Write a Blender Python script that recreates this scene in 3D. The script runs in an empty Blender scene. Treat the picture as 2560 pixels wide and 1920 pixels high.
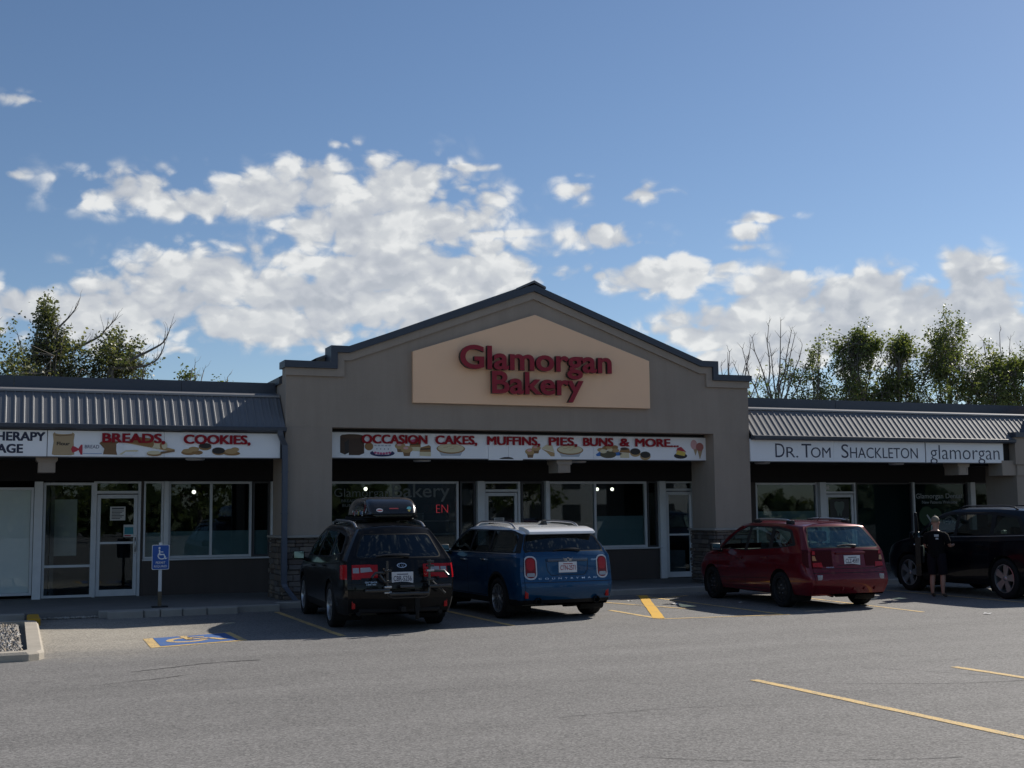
import bpy, bmesh, math, random
from math import sin, cos, pi, radians, sqrt, atan2, exp
from mathutils import Vector, Matrix, Euler
from mathutils.bvhtree import BVHTree
import numpy as np

SC = bpy.context.scene
COL = SC.collection

# ------------------------------------------------------------------ camera
cam = bpy.data.cameras.new('camera')
cam.sensor_width = 36.0
cam.lens = 36.0 * 3085 / 2560
cam.clip_start = 0.1
cam.clip_end = 3000
cam_ob = bpy.data.objects.new('camera', cam)
COL.objects.link(cam_ob)
cam_ob.location = (0, 0, 1.72)
R_ = (Matrix.Rotation(radians(-22.44), 3, 'Z') @ Matrix.Rotation(radians(90 + 5.98), 3, 'X')
      @ Matrix.Rotation(radians(-0.606), 3, 'Z'))
cam_ob.rotation_euler = R_.to_euler()
SC.camera = cam_ob

# ------------------------------------------------------------------ exposure
SC.view_settings.view_transform = 'Standard'
SC.view_settings.look = 'None'
SC.view_settings.gamma = 1.0
SC.view_settings.use_curve_mapping = False
SC.view_settings.exposure = EXPOSURE = 0.20
SC.render.resolution_x = 1024
SC.render.resolution_y = 768

# ------------------------------------------------------------------ sun
TO_SUN = Vector((1.31, 0.52, 1.0)).normalized()
SUN_EL = math.asin(TO_SUN.z)
SUN_AZ = atan2(TO_SUN.x, TO_SUN.y)          # from +Y towards +X
sun = bpy.data.lights.new('sun', 'SUN')
sun.energy = 5.0
sun.angle = radians(0.53)
sun.color = (1.0, 0.93, 0.83)
sun_ob = bpy.data.objects.new('sun', sun)
sun_ob.rotation_euler = (-TO_SUN).to_track_quat('-Z', 'Y').to_euler()
sun_ob.location = TO_SUN * 60
COL.objects.link(sun_ob)

# ------------------------------------------------------------------ node helper
class NT:
    def __init__(s, tree):
        s.t = tree; s.n = tree.nodes; s.l = tree.links
    def new(s, typ, **kw):
        n = s.n.new(typ)
        for k, v in kw.items():
            setattr(n, k, v)
        return n
    def put(s, sock, v):
        if hasattr(v, 'default_value') or hasattr(v, 'is_output'):
            s.l.new(v, sock)
        elif v is not None:
            sock.default_value = v
    def math(s, op, a, b=None, c=None, clamp=False):
        n = s.new('ShaderNodeMath', operation=op, use_clamp=clamp)
        s.put(n.inputs[0], a)
        if b is not None: s.put(n.inputs[1], b)
        if c is not None: s.put(n.inputs[2], c)
        return n.outputs[0]
    def noise(s, vec, scale, detail=4, rough=0.5, dist=0.0, dim='3D'):
        n = s.new('ShaderNodeTexNoise', noise_dimensions=dim)
        if vec is not None: s.l.new(vec, n.inputs['Vector'])
        n.inputs['Scale'].default_value = scale
        n.inputs['Detail'].default_value = detail
        n.inputs['Roughness'].default_value = rough
        n.inputs['Distortion'].default_value = dist
        return n.outputs['Fac']
    def mix(s, fac, a, b):
        n = s.new('ShaderNodeMix', data_type='RGBA')
        s.put(n.inputs[0], fac)
        s.put(n.inputs[6], a); s.put(n.inputs[7], b)
        return n.outputs[2]
    def ramp(s, fac, pts):
        n = s.new('ShaderNodeValToRGB')
        while len(n.color_ramp.elements) < len(pts):
            n.color_ramp.elements.new(0.5)
        for e, (p, c) in zip(n.color_ramp.elements, pts):
            e.position = p
            e.color = c if len(c) == 4 else (*c, 1)
        s.l.new(fac, n.inputs[0])
        return n.outputs[0]
    def smooth(s, x, a, b):
        n = s.new('ShaderNodeMapRange', interpolation_type='SMOOTHSTEP')
        s.put(n.inputs[0], x)
        n.inputs[1].default_value = a; n.inputs[2].default_value = b
        return n.outputs[0]

# ------------------------------------------------------------------ world: sky and clouds
W = bpy.data.worlds.new('World')
SC.world = W
W.use_nodes = True
w = NT(W.node_tree)
bg = w.n['Background']
sky = w.new('ShaderNodeTexSky', sky_type='NISHITA')
sky.sun_disc = False
sky.sun_elevation = SUN_EL
sky.sun_rotation = SUN_AZ
sky.altitude = 1000
sky.air_density = 1.0
sky.dust_density = 0.5
sky.ozone_density = 2.0
tc = w.new('ShaderNodeTexCoord')
sep = w.new('ShaderNodeSeparateXYZ')
w.l.new(tc.outputs['Generated'], sep.inputs[0])
AZ = w.math('MULTIPLY', w.math('ARCTAN2', sep.outputs[0], sep.outputs[1]), 180 / pi)      # degrees
EL = w.math('MULTIPLY', w.math('ARCSINE', sep.outputs[2]), 180 / pi)
CLOUDS = [(17.15, 15.33, 3.15, 1.27, 0.75), (13.68, 15.05, 3.11, 1.38, 0.72), (10.92, 14.55, 3.31, 1.11, 0.68), (5.35, 14.36, 3.64, 0.99, 0.72), (7.8, 13.99, 2.24, 0.82, 0.68), (18.02, 13.67, 3.95, 1.92, 0.85), (15.41, 13.0, 3.92, 1.78, 0.78), (19.77, 14.52, 2.62, 1.04, 0.62), (17.58, 11.13, 6.06, 1.94, 0.92), (21.05, 10.91, 3.45, 1.3, 0.72), (13.71, 9.81, 6.74, 1.53, 0.85), (8.67, 10.74, 4.26, 1.53, 0.85), (6.05, 9.61, 5.37, 1.45, 0.85), (1.94, 9.13, 4.89, 1.04, 0.85), (10.77, 8.7, 6.1, 1.13, 0.8), (4.09, 8.27, 5.25, 1.06, 0.68), (23.02, 11.11, 2.63, 0.66, 0.5), (19.09, 9.21, 4.22, 1.56, 0.7), (6.01, 11.66, 1.32, 0.76, 0.45), (25.48, 14.83, 1.1, 0.69, 0.62), (28.96, 14.6, 1.27, 0.5, 0.6), (26.97, 12.69, 2.26, 0.83, 0.64), (29.53, 10.92, 3.4, 0.97, 0.72), (26.72, 11.04, 1.43, 0.51, 0.42), (34.27, 13.26, 1.72, 0.27, 0.52), (33.62, 12.67, 0.78, 0.49, 0.56), (14.43, 16.93, 1.17, 0.36, 0.52), (0.26, 17.9, 1.44, 0.31, 0.58), (0.07, 14.73, 0.82, 0.32, 0.46), (20.44, 15.94, 1.43, 0.23, 0.45), (20.2, 12.93, 4.06, 0.28, 0.5), (43.11, 10.0, 1.21, 1.33, 1.1), (43.33, 8.78, 2.04, 1.51, 1.15), (41.03, 9.04, 1.91, 1.13, 1.0), (38.46, 9.29, 2.7, 1.4, 1.1), (34.99, 9.58, 2.53, 1.4, 0.95), (36.78, 7.93, 5.47, 1.58, 1.0), (32.23, 8.28, 3.09, 1.15, 0.95), (29.89, 8.36, 1.88, 0.56, 0.65), (40.77, 7.52, 5.25, 1.51, 1.05), (44.57, 7.1, 2.73, 1.67, 1.0), (34.07, 6.99, 4.06, 1.01, 0.7), (33.39, 11.96, 0.92, 0.23, 0.4), (7.5, 7.48, 1.78, 0.31, 0.45), (12.67, 7.89, 2.09, 0.32, 0.45)]
def cloud_vec(da=0.0, de=0.0):
    c = w.new('ShaderNodeCombineXYZ')
    w.l.new(w.math('MULTIPLY_ADD', sep.outputs[0], 5.7, 0.9 * da), c.inputs[0])
    w.l.new(w.math('MULTIPLY_ADD', sep.outputs[1], 5.7, 0.4 * da), c.inputs[1])
    w.l.new(w.math('MULTIPLY_ADD', sep.outputs[2], 8.2, de), c.inputs[2])
    return c.outputs[0]
field = None
for (a, e, sa, se, h) in CLOUDS:
    qa = w.math('DIVIDE', w.math('SUBTRACT', AZ, a), sa)
    qe = w.math('DIVIDE', w.math('SUBTRACT', EL, e), se)
    r2 = w.math('ADD', w.math('MULTIPLY', qa, qa), w.math('MULTIPLY', qe, qe))
    g = w.math('MULTIPLY', w.math('POWER', 2.71828, w.math('MULTIPLY', r2, -1.0)), h + (0.42 if h > .66 else 0.26))
    field = g if field is None else w.math('MAXIMUM', field, g)
# clouds elsewhere (behind the camera, high up) so that reflections see some too
far = w.smooth(w.math('ABSOLUTE', w.math('SUBTRACT', AZ, 22.0)), 38, 70)
field = w.math('ADD', field, w.math('MULTIPLY', far, 0.24))
NB = w.noise(cloud_vec(5.0, 2.0), 1.3, 4, 0.55)
AMP = w.math('MULTIPLY_ADD', field, 1.9, 0.12, clamp=True)
def dens(da, de):
    """cloud density: the laid-out field broken by fractal wisps and rounded billows"""
    v = cloud_vec(da, de)
    warp = w.new('ShaderNodeTexNoise'); warp.inputs['Scale'].default_value = 4.0; warp.inputs['Detail'].default_value = 2
    w.l.new(v, warp.inputs['Vector'])
    vm = w.new('ShaderNodeVectorMath', operation='MULTIPLY_ADD')
    w.l.new(warp.outputs['Color'], vm.inputs[0]); vm.inputs[1].default_value = (.16, .16, .16); w.l.new(v, vm.inputs[2])
    fb = w.noise(vm.outputs[0], 3.0, 8, 0.60)
    vo = w.new('ShaderNodeTexVoronoi', feature='F1'); vo.inputs['Scale'].default_value = 7.0
    vo.inputs['Detail'].default_value = 1.0; vo.inputs['Roughness'].default_value = 0.5
    w.l.new(vm.outputs[0], vo.inputs['Vector'])
    bil = w.math('MULTIPLY', w.math('SUBTRACT', 0.42, vo.outputs['Distance']), BILLOW)
    k = w.math('MULTIPLY_ADD', w.math('SUBTRACT', fb, 0.5), 2.1, bil)
    return w.math('ADD', field, w.math('MULTIPLY', k, AMP))
BILLOW = 0.85
D1 = dens(0, 0); D2 = dens(0.030, 0.050); D3 = dens(0.10, 0.16)
cover = w.smooth(D1, 0.06, 0.60)
thick = w.smooth(D1, 0.45, 1.5)
edge = w.smooth(w.math('SUBTRACT', D1, D2), -0.22, 0.30)
edge2 = w.smooth(w.math('SUBTRACT', D1, D3), -0.45, 0.55)
lit = w.math('ADD', w.math('MULTIPLY', edge, 0.24), w.math('MULTIPLY', edge2, 0.62))
lit = w.math('ADD', lit, w.math('MULTIPLY', w.math('SUBTRACT', 0.8, thick), 0.30))
lit = w.math('ADD', lit, w.math('MULTIPLY', w.math('SUBTRACT', NB, 0.5), 0.5), clamp=True)
cloud_col = w.ramp(lit, [(0.0, (4.6, 5.0, 5.6)), (0.35, (5.9, 6.2, 6.7)), (0.7, (6.9, 7.15, 7.4)), (1.0, (9.0, 9.1, 9.05))])
hsv = w.new('ShaderNodeHueSaturation')
hsv.inputs['Saturation'].default_value = 1.02
hsv.inputs['Hue'].default_value = 0.499
w.l.new(sky.outputs[0], hsv.inputs['Color'])
tint = w.new('ShaderNodeMix', data_type='RGBA', blend_type='MULTIPLY')
tint.inputs[0].default_value = 1.0
w.l.new(hsv.outputs[0], tint.inputs[6])
tint.inputs[7].default_value = (0.90, 0.94, 1.0, 1)
final = w.mix(w.math('MULTIPLY', cover, 0.96), tint.outputs[2], cloud_col)
w.l.new(final, bg.inputs['Color'])
bg.inputs['Strength'].default_value = 0.080

# ------------------------------------------------------------------ materials
MATS = {}
def mat(name, col, rough=0.6, metal=0.0, spec=0.5, coat=0.0, emit=None, estr=1.0, bump=0.0, bscale=40, var=0.0, vscale=6, alpha=None):
    if name in MATS: return MATS[name]
    m = bpy.data.materials.new(name); m.use_nodes = True
    n = NT(m.node_tree); p = n.n['Principled BSDF']
    p.inputs['Base Color'].default_value = (*col, 1)
    p.inputs['Roughness'].default_value = rough
    p.inputs['Metallic'].default_value = metal
    p.inputs['Specular IOR Level'].default_value = spec
    p.inputs['Coat Weight'].default_value = coat
    p.inputs['Coat Roughness'].default_value = 0.03
    if emit:
        p.inputs['Emission Color'].default_value = (*emit, 1)
        p.inputs['Emission Strength'].default_value = estr
    if var or bump:
        c = n.new('ShaderNodeTexCoord')
    if var:
        nz = n.noise(c.outputs['Object'], vscale, 5, 0.6)
        k = n.math('MULTIPLY_ADD', n.math('SUBTRACT', nz, 0.5), 2 * var, 1.0)
        mx = n.new('ShaderNodeMix', data_type='RGBA', blend_type='MULTIPLY')
        mx.inputs[0].default_value = 1.0
        mx.inputs[6].default_value = (*col, 1)
        cc = n.new('ShaderNodeCombineColor')
        for i in range(3): n.l.new(k, cc.inputs[i])
        n.l.new(cc.outputs[0], mx.inputs[7])
        n.l.new(mx.outputs[2], p.inputs['Base Color'])
    if bump:
        nb = n.noise(c.outputs['Object'], bscale, 4, 0.65)
        b = n.new('ShaderNodeBump'); b.inputs['Strength'].default_value = bump
        b.inputs['Distance'].default_value = 0.02
        n.l.new(nb, b.inputs['Height']); n.l.new(b.outputs[0], p.inputs['Normal'])
    MATS[name] = m
    return m

def glass_mat(name, tint, trans, rough=0.02, refl=1.0):
    """thin window glass: part of the light goes straight through, the rest mirrors by Fresnel"""
    if name in MATS: return MATS[name]
    m = bpy.data.materials.new(name); m.use_nodes = True
    n = NT(m.node_tree); n.n.remove(n.n['Principled BSDF'])
    out = n.n['Material Output']
    tr = n.new('ShaderNodeBsdfTransparent'); tr.inputs[0].default_value = (*[t * trans for t in tint], 1)
    gl = n.new('ShaderNodeBsdfGlossy'); gl.inputs['Roughness'].default_value = rough
    gl.inputs['Color'].default_value = (.78 * refl, .92 * refl, refl, 1)
    fr = n.new('ShaderNodeFresnel'); fr.inputs[0].default_value = 1.62
    mx = n.new('ShaderNodeMixShader')
    gb = n.new('ShaderNodeNewGeometry')
    n.l.new(n.math('MULTIPLY', fr.outputs[0], n.math('SUBTRACT', 1.0, gb.outputs['Backfacing'])), mx.inputs[0]); n.l.new(tr.outputs[0], mx.inputs[1]); n.l.new(gl.outputs[0], mx.inputs[2])
    n.l.new(mx.outputs[0], out.inputs[0])
    MATS[name] = m
    return m

def stucco_mat(name, col, amt=0.17):
    m = bpy.data.materials.new(name); m.use_nodes = True
    n = NT(m.node_tree); p = n.n['Principled BSDF']
    c = n.new('ShaderNodeTexCoord')
    big = n.noise(c.outputs['Object'], 0.9, 5, 0.6)
    fine = n.noise(c.outputs['Object'], 55, 3, 0.7)
    mp = n.new('ShaderNodeMapping'); mp.inputs['Scale'].default_value = (2.2, 2.2, 0.22)
    n.l.new(c.outputs['Object'], mp.inputs[0])
    streak = n.noise(mp.outputs[0], 2.6, 5, 0.62)
    k = n.math('ADD', n.math('MULTIPLY', big, amt * 1.6), n.math('MULTIPLY', fine, amt * 1.2))
    k = n.math('ADD', k, n.math('MULTIPLY', streak, amt * 1.5))
    k = n.math('ADD', k, 1 - amt * 2.15)
    mx = n.new('ShaderNodeMix', data_type='RGBA', blend_type='MULTIPLY'); mx.inputs[0].default_value = 1
    mx.inputs[6].default_value = (*col, 1)
    cc = n.new('ShaderNodeCombineColor')
    for i in range(3): n.l.new(k, cc.inputs[i])
    n.l.new(cc.outputs[0], mx.inputs[7]); n.l.new(mx.outputs[2], p.inputs['Base Color'])
    p.inputs['Roughness'].default_value = 0.92
    b = n.new('ShaderNodeBump'); b.inputs['Strength'].default_value = 0.5; b.inputs['Distance'].default_value = 0.006
    n.l.new(n.noise(c.outputs['Object'], 120, 3, 0.7), b.inputs['Height']); n.l.new(b.outputs[0], p.inputs['Normal'])
    MATS[name] = m
    return m

def island_mat(name, cols, rough=0.85, bump=0.3, bscale=30):
    """each separate piece of the mesh takes its own tone"""
    m = bpy.data.materials.new(name); m.use_nodes = True
    n = NT(m.node_tree); p = n.n['Principled BSDF']
    g = n.new('ShaderNodeNewGeometry'); c = n.new('ShaderNodeTexCoord')
    pts = [(i / max(1, len(cols) - 1), q) for i, q in enumerate(cols)]
    base = n.ramp(g.outputs['Random Per Island'], pts)
    nz = n.noise(c.outputs['Object'], bscale, 4, 0.65)
    k = n.math('MULTIPLY_ADD', nz, 0.7, 0.65)
    mx = n.new('ShaderNodeMix', data_type='RGBA', blend_type='MULTIPLY'); mx.inputs[0].default_value = 1
    n.l.new(base, mx.inputs[6])
    cc = n.new('ShaderNodeCombineColor')
    for i in range(3): n.l.new(k, cc.inputs[i])
    n.l.new(cc.outputs[0], mx.inputs[7]); n.l.new(mx.outputs[2], p.inputs['Base Color'])
    p.inputs['Roughness'].default_value = rough
    if bump:
        b = n.new('ShaderNodeBump'); b.inputs['Strength'].default_value = bump; b.inputs['Distance'].default_value = 0.02
        n.l.new(nz, b.inputs['Height']); n.l.new(b.outputs[0], p.inputs['Normal'])
    MATS[name] = m
    return m

def leaf_mat(name, cols):
    m = bpy.data.materials.new(name); m.use_nodes = True
    n = NT(m.node_tree); n.n.remove(n.n['Principled BSDF'])
    out = n.n['Material Output']
    g = n.new('ShaderNodeNewGeometry')
    base = n.ramp(g.outputs['Random Per Island'], [(i / (len(cols) - 1), q) for i, q in enumerate(cols)])
    d = n.new('ShaderNodeBsdfPrincipled'); d.inputs['Roughness'].default_value = 0.42
    d.inputs['Specular IOR Level'].default_value = 0.5
    t = n.new('ShaderNodeBsdfTranslucent')
    n.l.new(base, d.inputs['Base Color'])
    warm = n.new('ShaderNodeMix', data_type='RGBA', blend_type='MULTIPLY'); warm.inputs[0].default_value = 1
    n.l.new(base, warm.inputs[6]); warm.inputs[7].default_value = (1.25, 1.2, 0.5, 1)
    n.l.new(warm.outputs[2], t.inputs[0])
    mx = n.new('ShaderNodeMixShader'); mx.inputs[0].default_value = 0.45
    n.l.new(d.outputs[0], mx.inputs[1]); n.l.new(t.outputs[0], mx.inputs[2]); n.l.new(mx.outputs[0], out.inputs[0])
    MATS[name] = m
    return m

def asphalt_mat():
    m = bpy.data.materials.new('asphalt'); m.use_nodes = True
    n = NT(m.node_tree); p = n.n['Principled BSDF']
    c = n.new('ShaderNodeTexCoord'); P = c.outputs['Object']
    vo = n.new('ShaderNodeTexVoronoi'); vo.inputs['Scale'].default_value = 62; n.l.new(P, vo.inputs['Vector'])
    sc_ = n.new('ShaderNodeSeparateColor'); n.l.new(vo.outputs['Color'], sc_.inputs[0])
    speck = sc_.outputs[0]
    grit = n.noise(P, 28, 3, 0.7)
    mid = n.noise(P, 1.4, 5, 0.6)
    big = n.noise(P, 0.16, 4, 0.55)
    mp = n.new('ShaderNodeMapping'); mp.inputs['Scale'].default_value = (0.12, 1.3, 1); mp.inputs['Rotation'].default_value = (0, 0, 0.35)
    n.l.new(P, mp.inputs[0])
    tracks = n.noise(mp.outputs[0], 1.0, 4, 0.55)
    v = n.math('ADD', n.math('MULTIPLY', n.math('SUBTRACT', speck, 0.5), 0.85), 1.0)
    v = n.math('ADD', v, n.math('MULTIPLY', n.math('SUBTRACT', grit, 0.5), 0.55))
    v = n.math('ADD', v, n.math('MULTIPLY', n.math('SUBTRACT', mid, 0.5), 0.28))
    v = n.math('ADD', v, n.math('MULTIPLY', n.math('SUBTRACT', big, 0.5), 0.42))
    v = n.math('ADD', v, n.math('MULTIPLY', n.math('SUBTRACT', tracks, 0.5), 0.50))
    # dusty worn concrete-coloured patch by the planted island
    sp = n.new('ShaderNodeSeparateXYZ'); n.l.new(P, sp.inputs[0])
    dx = n.math('DIVIDE', n.math('SUBTRACT', sp.outputs[0], 1.2), 2.0)
    dy = n.math('DIVIDE', n.math('SUBTRACT', sp.outputs[1], 19.6), 3.3)
    rr = n.math('SQRT', n.math('ADD', n.math('MULTIPLY', dx, dx), n.math('MULTIPLY', dy, dy)))
    rr = n.math('ADD', rr, n.math('MULTIPLY', n.math('SUBTRACT', mid, 0.5), 0.9))
    dust = n.math('SUBTRACT', 1.0, n.smooth(rr, 0.35, 1.25))
    # dark drips of oil in the stalls and aisle
    oil = n.smooth(n.noise(P, 0.55, 3, 0.5), 0.66, 0.78)
    v = n.math('MULTIPLY', v, n.math('SUBTRACT', 1.0, n.math('MULTIPLY', oil, 0.40)))
    base = n.mix(n.math('MULTIPLY', dust, 0.95), (0.160, 0.155, 0.149, 1), (0.31, 0.285, 0.24, 1))
    mx = n.new('ShaderNodeMix', data_type='RGBA', blend_type='MULTIPLY'); mx.inputs[0].default_value = 1
    n.l.new(base, mx.inputs[6])
    cc = n.new('ShaderNodeCombineColor')
    for i in range(3): n.l.new(v, cc.inputs[i])
    n.l.new(cc.outputs[0], mx.inputs[7]); n.l.new(mx.outputs[2], p.inputs['Base Color'])
    p.inputs['Roughness'].default_value = 0.88
    b = n.new('ShaderNodeBump'); b.inputs['Strength'].default_value = 0.55; b.inputs['Distance'].default_value = 0.012
    n.l.new(speck, b.inputs['Height']); n.l.new(b.outputs[0], p.inputs['Normal'])
    MATS['asphalt'] = m
    return m

def paint_line_mat(name, col, wear=0.5):
    """road paint worn through to the asphalt in small flakes"""
    m = bpy.data.materials.new(name); m.use_nodes = True
    n = NT(m.node_tree); p = n.n['Principled BSDF']
    c = n.new('ShaderNodeTexCoord')
    a = n.noise(c.outputs['Object'], 45, 4, 0.75)
    b2 = n.noise(c.outputs['Object'], 2.5, 3, 0.6)
    f = n.math('ADD', a, n.math('MULTIPLY', n.math('SUBTRACT', b2, 0.5), 0.5))
    f = n.smooth(f, wear - 0.10, wear + 0.05)
    n.l.new(n.mix(f, (*col, 1), (0.15, 0.148, 0.14, 1)), p.inputs['Base Color'])
    p.inputs['Roughness'].default_value = 0.8
    MATS[name] = m
    return m

def paint_mat(name, col, metal=0.25, coat=0.7):
    """car lacquer with a little road dust low down"""
    m = bpy.data.materials.new(name); m.use_nodes = True
    n = NT(m.node_tree); p = n.n['Principled BSDF']
    c = n.new('ShaderNodeTexCoord')
    nz = n.noise(c.outputs['Object'], 7, 5, 0.7)
    sp = n.new('ShaderNodeSeparateXYZ'); n.l.new(c.outputs['Object'], sp.inputs[0])
    low = n.math('SUBTRACT', 1.0, n.smooth(sp.outputs[2], 0.2, 0.8))
    d = n.math('MULTIPLY', low, n.smooth(nz, 0.42, 0.75))
    d = n.math('MULTIPLY', d, 0.03)
    n.l.new(n.mix(d, (*col, 1), (0.16, 0.14, 0.12, 1)), p.inputs['Base Color'])
    p.inputs['Metallic'].default_value = metal
    p.inputs['Specular IOR Level'].default_value = 0.12
    p.inputs['Roughness'].default_value = 0.28
    p.inputs['Coat Weight'].default_value = coat
    p.inputs['Coat Roughness'].default_value = 0.04
    MATS[name] = m
    return m

# ------------------------------------------------------------------ objects, names, labels
def link(o, parent=None):
    COL.objects.link(o)
    if parent is not None: o.parent = parent
    return o
def thing(name, label, cat, loc=(0, 0, 0), rz=0.0, group=None):
    o = bpy.data.objects.new(name, None); o.empty_display_size = 0.2
    COL.objects.link(o); o.location = loc; o.rotation_euler = (0, 0, rz)
    return tag(o, label, cat, group)
def tag(o, label=None, cat=None, group=None, kind=None):
    if label: o['label'] = label
    if cat: o['category'] = cat
    if group: o['group'] = group
    if kind: o['kind'] = kind
    return o
def finish(name, bm, mats, parent=None, smooth=None, loc=None):
    me = bpy.data.meshes.new(name)
    bm.normal_update()
    bm.to_mesh(me); bm.free()
    for m in (mats if isinstance(mats, (list, tuple)) else [mats]):
        me.materials.append(m)
    if smooth is not None:
        me.polygons.foreach_set('use_smooth', [True] * len(me.polygons))
        me.set_sharp_from_angle(angle=radians(smooth))
    o = bpy.data.objects.new(name, me)
    if loc: o.location = loc
    return link(o, parent)

def box(bm, x0, x1, y0, y1, z0, z1, mi=0, M=None):
    vs = [Vector((x, y, z)) for z in (z0, z1) for y in (y0, y1) for x in (x0, x1)]
    if M is not None: vs = [M @ v for v in vs]
    v = [bm.verts.new(q) for q in vs]
    for f in ((0, 2, 3, 1), (4, 5, 7, 6), (0, 1, 5, 4), (2, 6, 7, 3), (0, 4, 6, 2), (1, 3, 7, 5)):
        fc = bm.faces.new([v[i] for i in f]); fc.material_index = mi
    return v
def bevel_box(bm, x0, x1, y0, y1, z0, z1, b=0.01, mi=0, seg=2, M=None):
    t = bmesh.new(); box(t, x0, x1, y0, y1, z0, z1, mi)
    bmesh.ops.bevel(t, geom=t.edges[:], offset=b, segments=seg, profile=0.5, affect='EDGES')
    merge(bm, t, M, mi)
def merge(bm, t, M=None, mi=None):
    mp = {}
    for v in t.verts: mp[v] = bm.verts.new(M @ v.co if M is not None else v.co)
    for f in t.faces:
        try:
            g = bm.faces.new([mp[v] for v in f.verts]); g.material_index = f.material_index if mi is None else mi
        except ValueError: pass
    t.free()
def prism(bm, pts, y0, y1, mi=0, mside=None):
    """polygon in (x, z) extruded along y"""
    a = [bm.verts.new((x, y0, z)) for x, z in pts]; b = [bm.verts.new((x, y1, z)) for x, z in pts]
    n = len(pts)
    area = sum(pts[i][0] * pts[(i + 1) % n][1] - pts[(i + 1) % n][0] * pts[i][1] for i in range(n))
    if area < 0: a = a[::-1]; b = b[::-1]
    f = bm.faces.new(a); f.material_index = mi
    f = bm.faces.new(b[::-1]); f.material_index = mi
    for i in range(n):
        f = bm.faces.new((a[i], b[i], b[(i + 1) % n], a[(i + 1) % n])); f.material_index = mi if mside is None else mside
def prism_x(bm, pts, x0, x1, mi=0):
    """polygon in (y, z) extruded along x"""
    a = [bm.verts.new((x0, y, z)) for y, z in pts]; b = [bm.verts.new((x1, y, z)) for y, z in pts]
    n = len(pts)
    fs = [bm.faces.new(a), bm.faces.new(b[::-1])]
    for i in range(n): fs.append(bm.faces.new((a[i], b[i], b[(i + 1) % n], a[(i + 1) % n])))
    for f in fs: f.material_index = mi
    bmesh.ops.recalc_face_normals(bm, faces=fs)
def tube(bm, pts, rad, seg=8, mi=0, caps=True):
    pts = [Vector(p) for p in pts]; n = len(pts)
    if not isinstance(rad, (list, tuple)): rad = [rad] * n
    rings = []; up = Vector((0, 0, 1)); prev = None
    for i, p in enumerate(pts):
        d = (pts[min(i + 1, n - 1)] - pts[max(i - 1, 0)])
        if d.length < 1e-9: d = Vector((0, 0, 1))
        d.normalize()
        if prev is None:
            a = d.orthogonal().normalized()
        else:
            a = prev - d * prev.dot(d)
            a = a.normalized() if a.length > 1e-6 else d.orthogonal().normalized()
        prev = a; b = d.cross(a)
        rings.append([bm.verts.new(p + (a * cos(2 * pi * k / seg) + b * sin(2 * pi * k / seg)) * rad[i]) for k in range(seg)])
    for i in range(n - 1):
        for k in range(seg):
            f = bm.faces.new((rings[i][k], rings[i][(k + 1) % seg], rings[i + 1][(k + 1) % seg], rings[i + 1][k])); f.material_index = mi; f.smooth = True
    if caps:
        for r in (rings[0][::-1], rings[-1]):
            f = bm.faces.new(r); f.material_index = mi
def lathe(bm, prof, axis='z', seg=24, M=None, mi=0, close=False):
    """prof: (r, h) pairs turned about the axis"""
    rings = []
    for r, h in prof:
        ring = []
        for k in range(seg):
            a = 2 * pi * k / seg
            v = Vector((r * cos(a), r * sin(a), h)) if axis == 'z' else (Vector((h, r * cos(a), r * sin(a))) if axis == 'x' else Vector((r * cos(a), h, r * sin(a))))
            ring.append(bm.verts.new(M @ v if M is not None else v))
        rings.append(ring)
    m = len(rings); fs = []
    for i in range(m if close else m - 1):
        for k in range(seg):
            try:
                f = bm.faces.new((rings[i][k], rings[i][(k + 1) % seg], rings[(i + 1) % m][(k + 1) % seg], rings[(i + 1) % m][k])); f.material_index = mi; f.smooth = True; fs.append(f)
            except ValueError: pass
    bmesh.ops.recalc_face_normals(bm, faces=fs)
def ell(cx, cz, rx, rz, n=24, a0=0, a1=2 * pi):
    return [(cx + rx * cos(a0 + (a1 - a0) * i / n), cz + rz * sin(a0 + (a1 - a0) * i / n)) for i in range(n if abs(a1 - a0 - 2 * pi) < 1e-6 else n + 1)]
def rrect(x0, x1, z0, z1, r, n=5):
    o = []
    for cx, cz, a in ((x1 - r, z1 - r, 0), (x0 + r, z1 - r, pi / 2), (x0 + r, z0 + r, pi), (x1 - r, z0 + r, 1.5 * pi)):
        for i in range(n + 1): o.append((cx + r * cos(a + pi / 2 * i / n), cz + r * sin(a + pi / 2 * i / n)))
    return o
def blob(bm, c, r, seg=12, mi=0):
    t = bmesh.new(); bmesh.ops.create_uvsphere(t, u_segments=seg, v_segments=max(6, seg // 2), radius=1)
    for f in t.faces: f.smooth = True
    merge(bm, t, Matrix.Translation(c) @ Matrix.Diagonal((r[0], r[1], r[2], 1)), mi)
    for f in bm.faces[-seg * max(6, seg // 2):]: f.smooth = True

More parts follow.
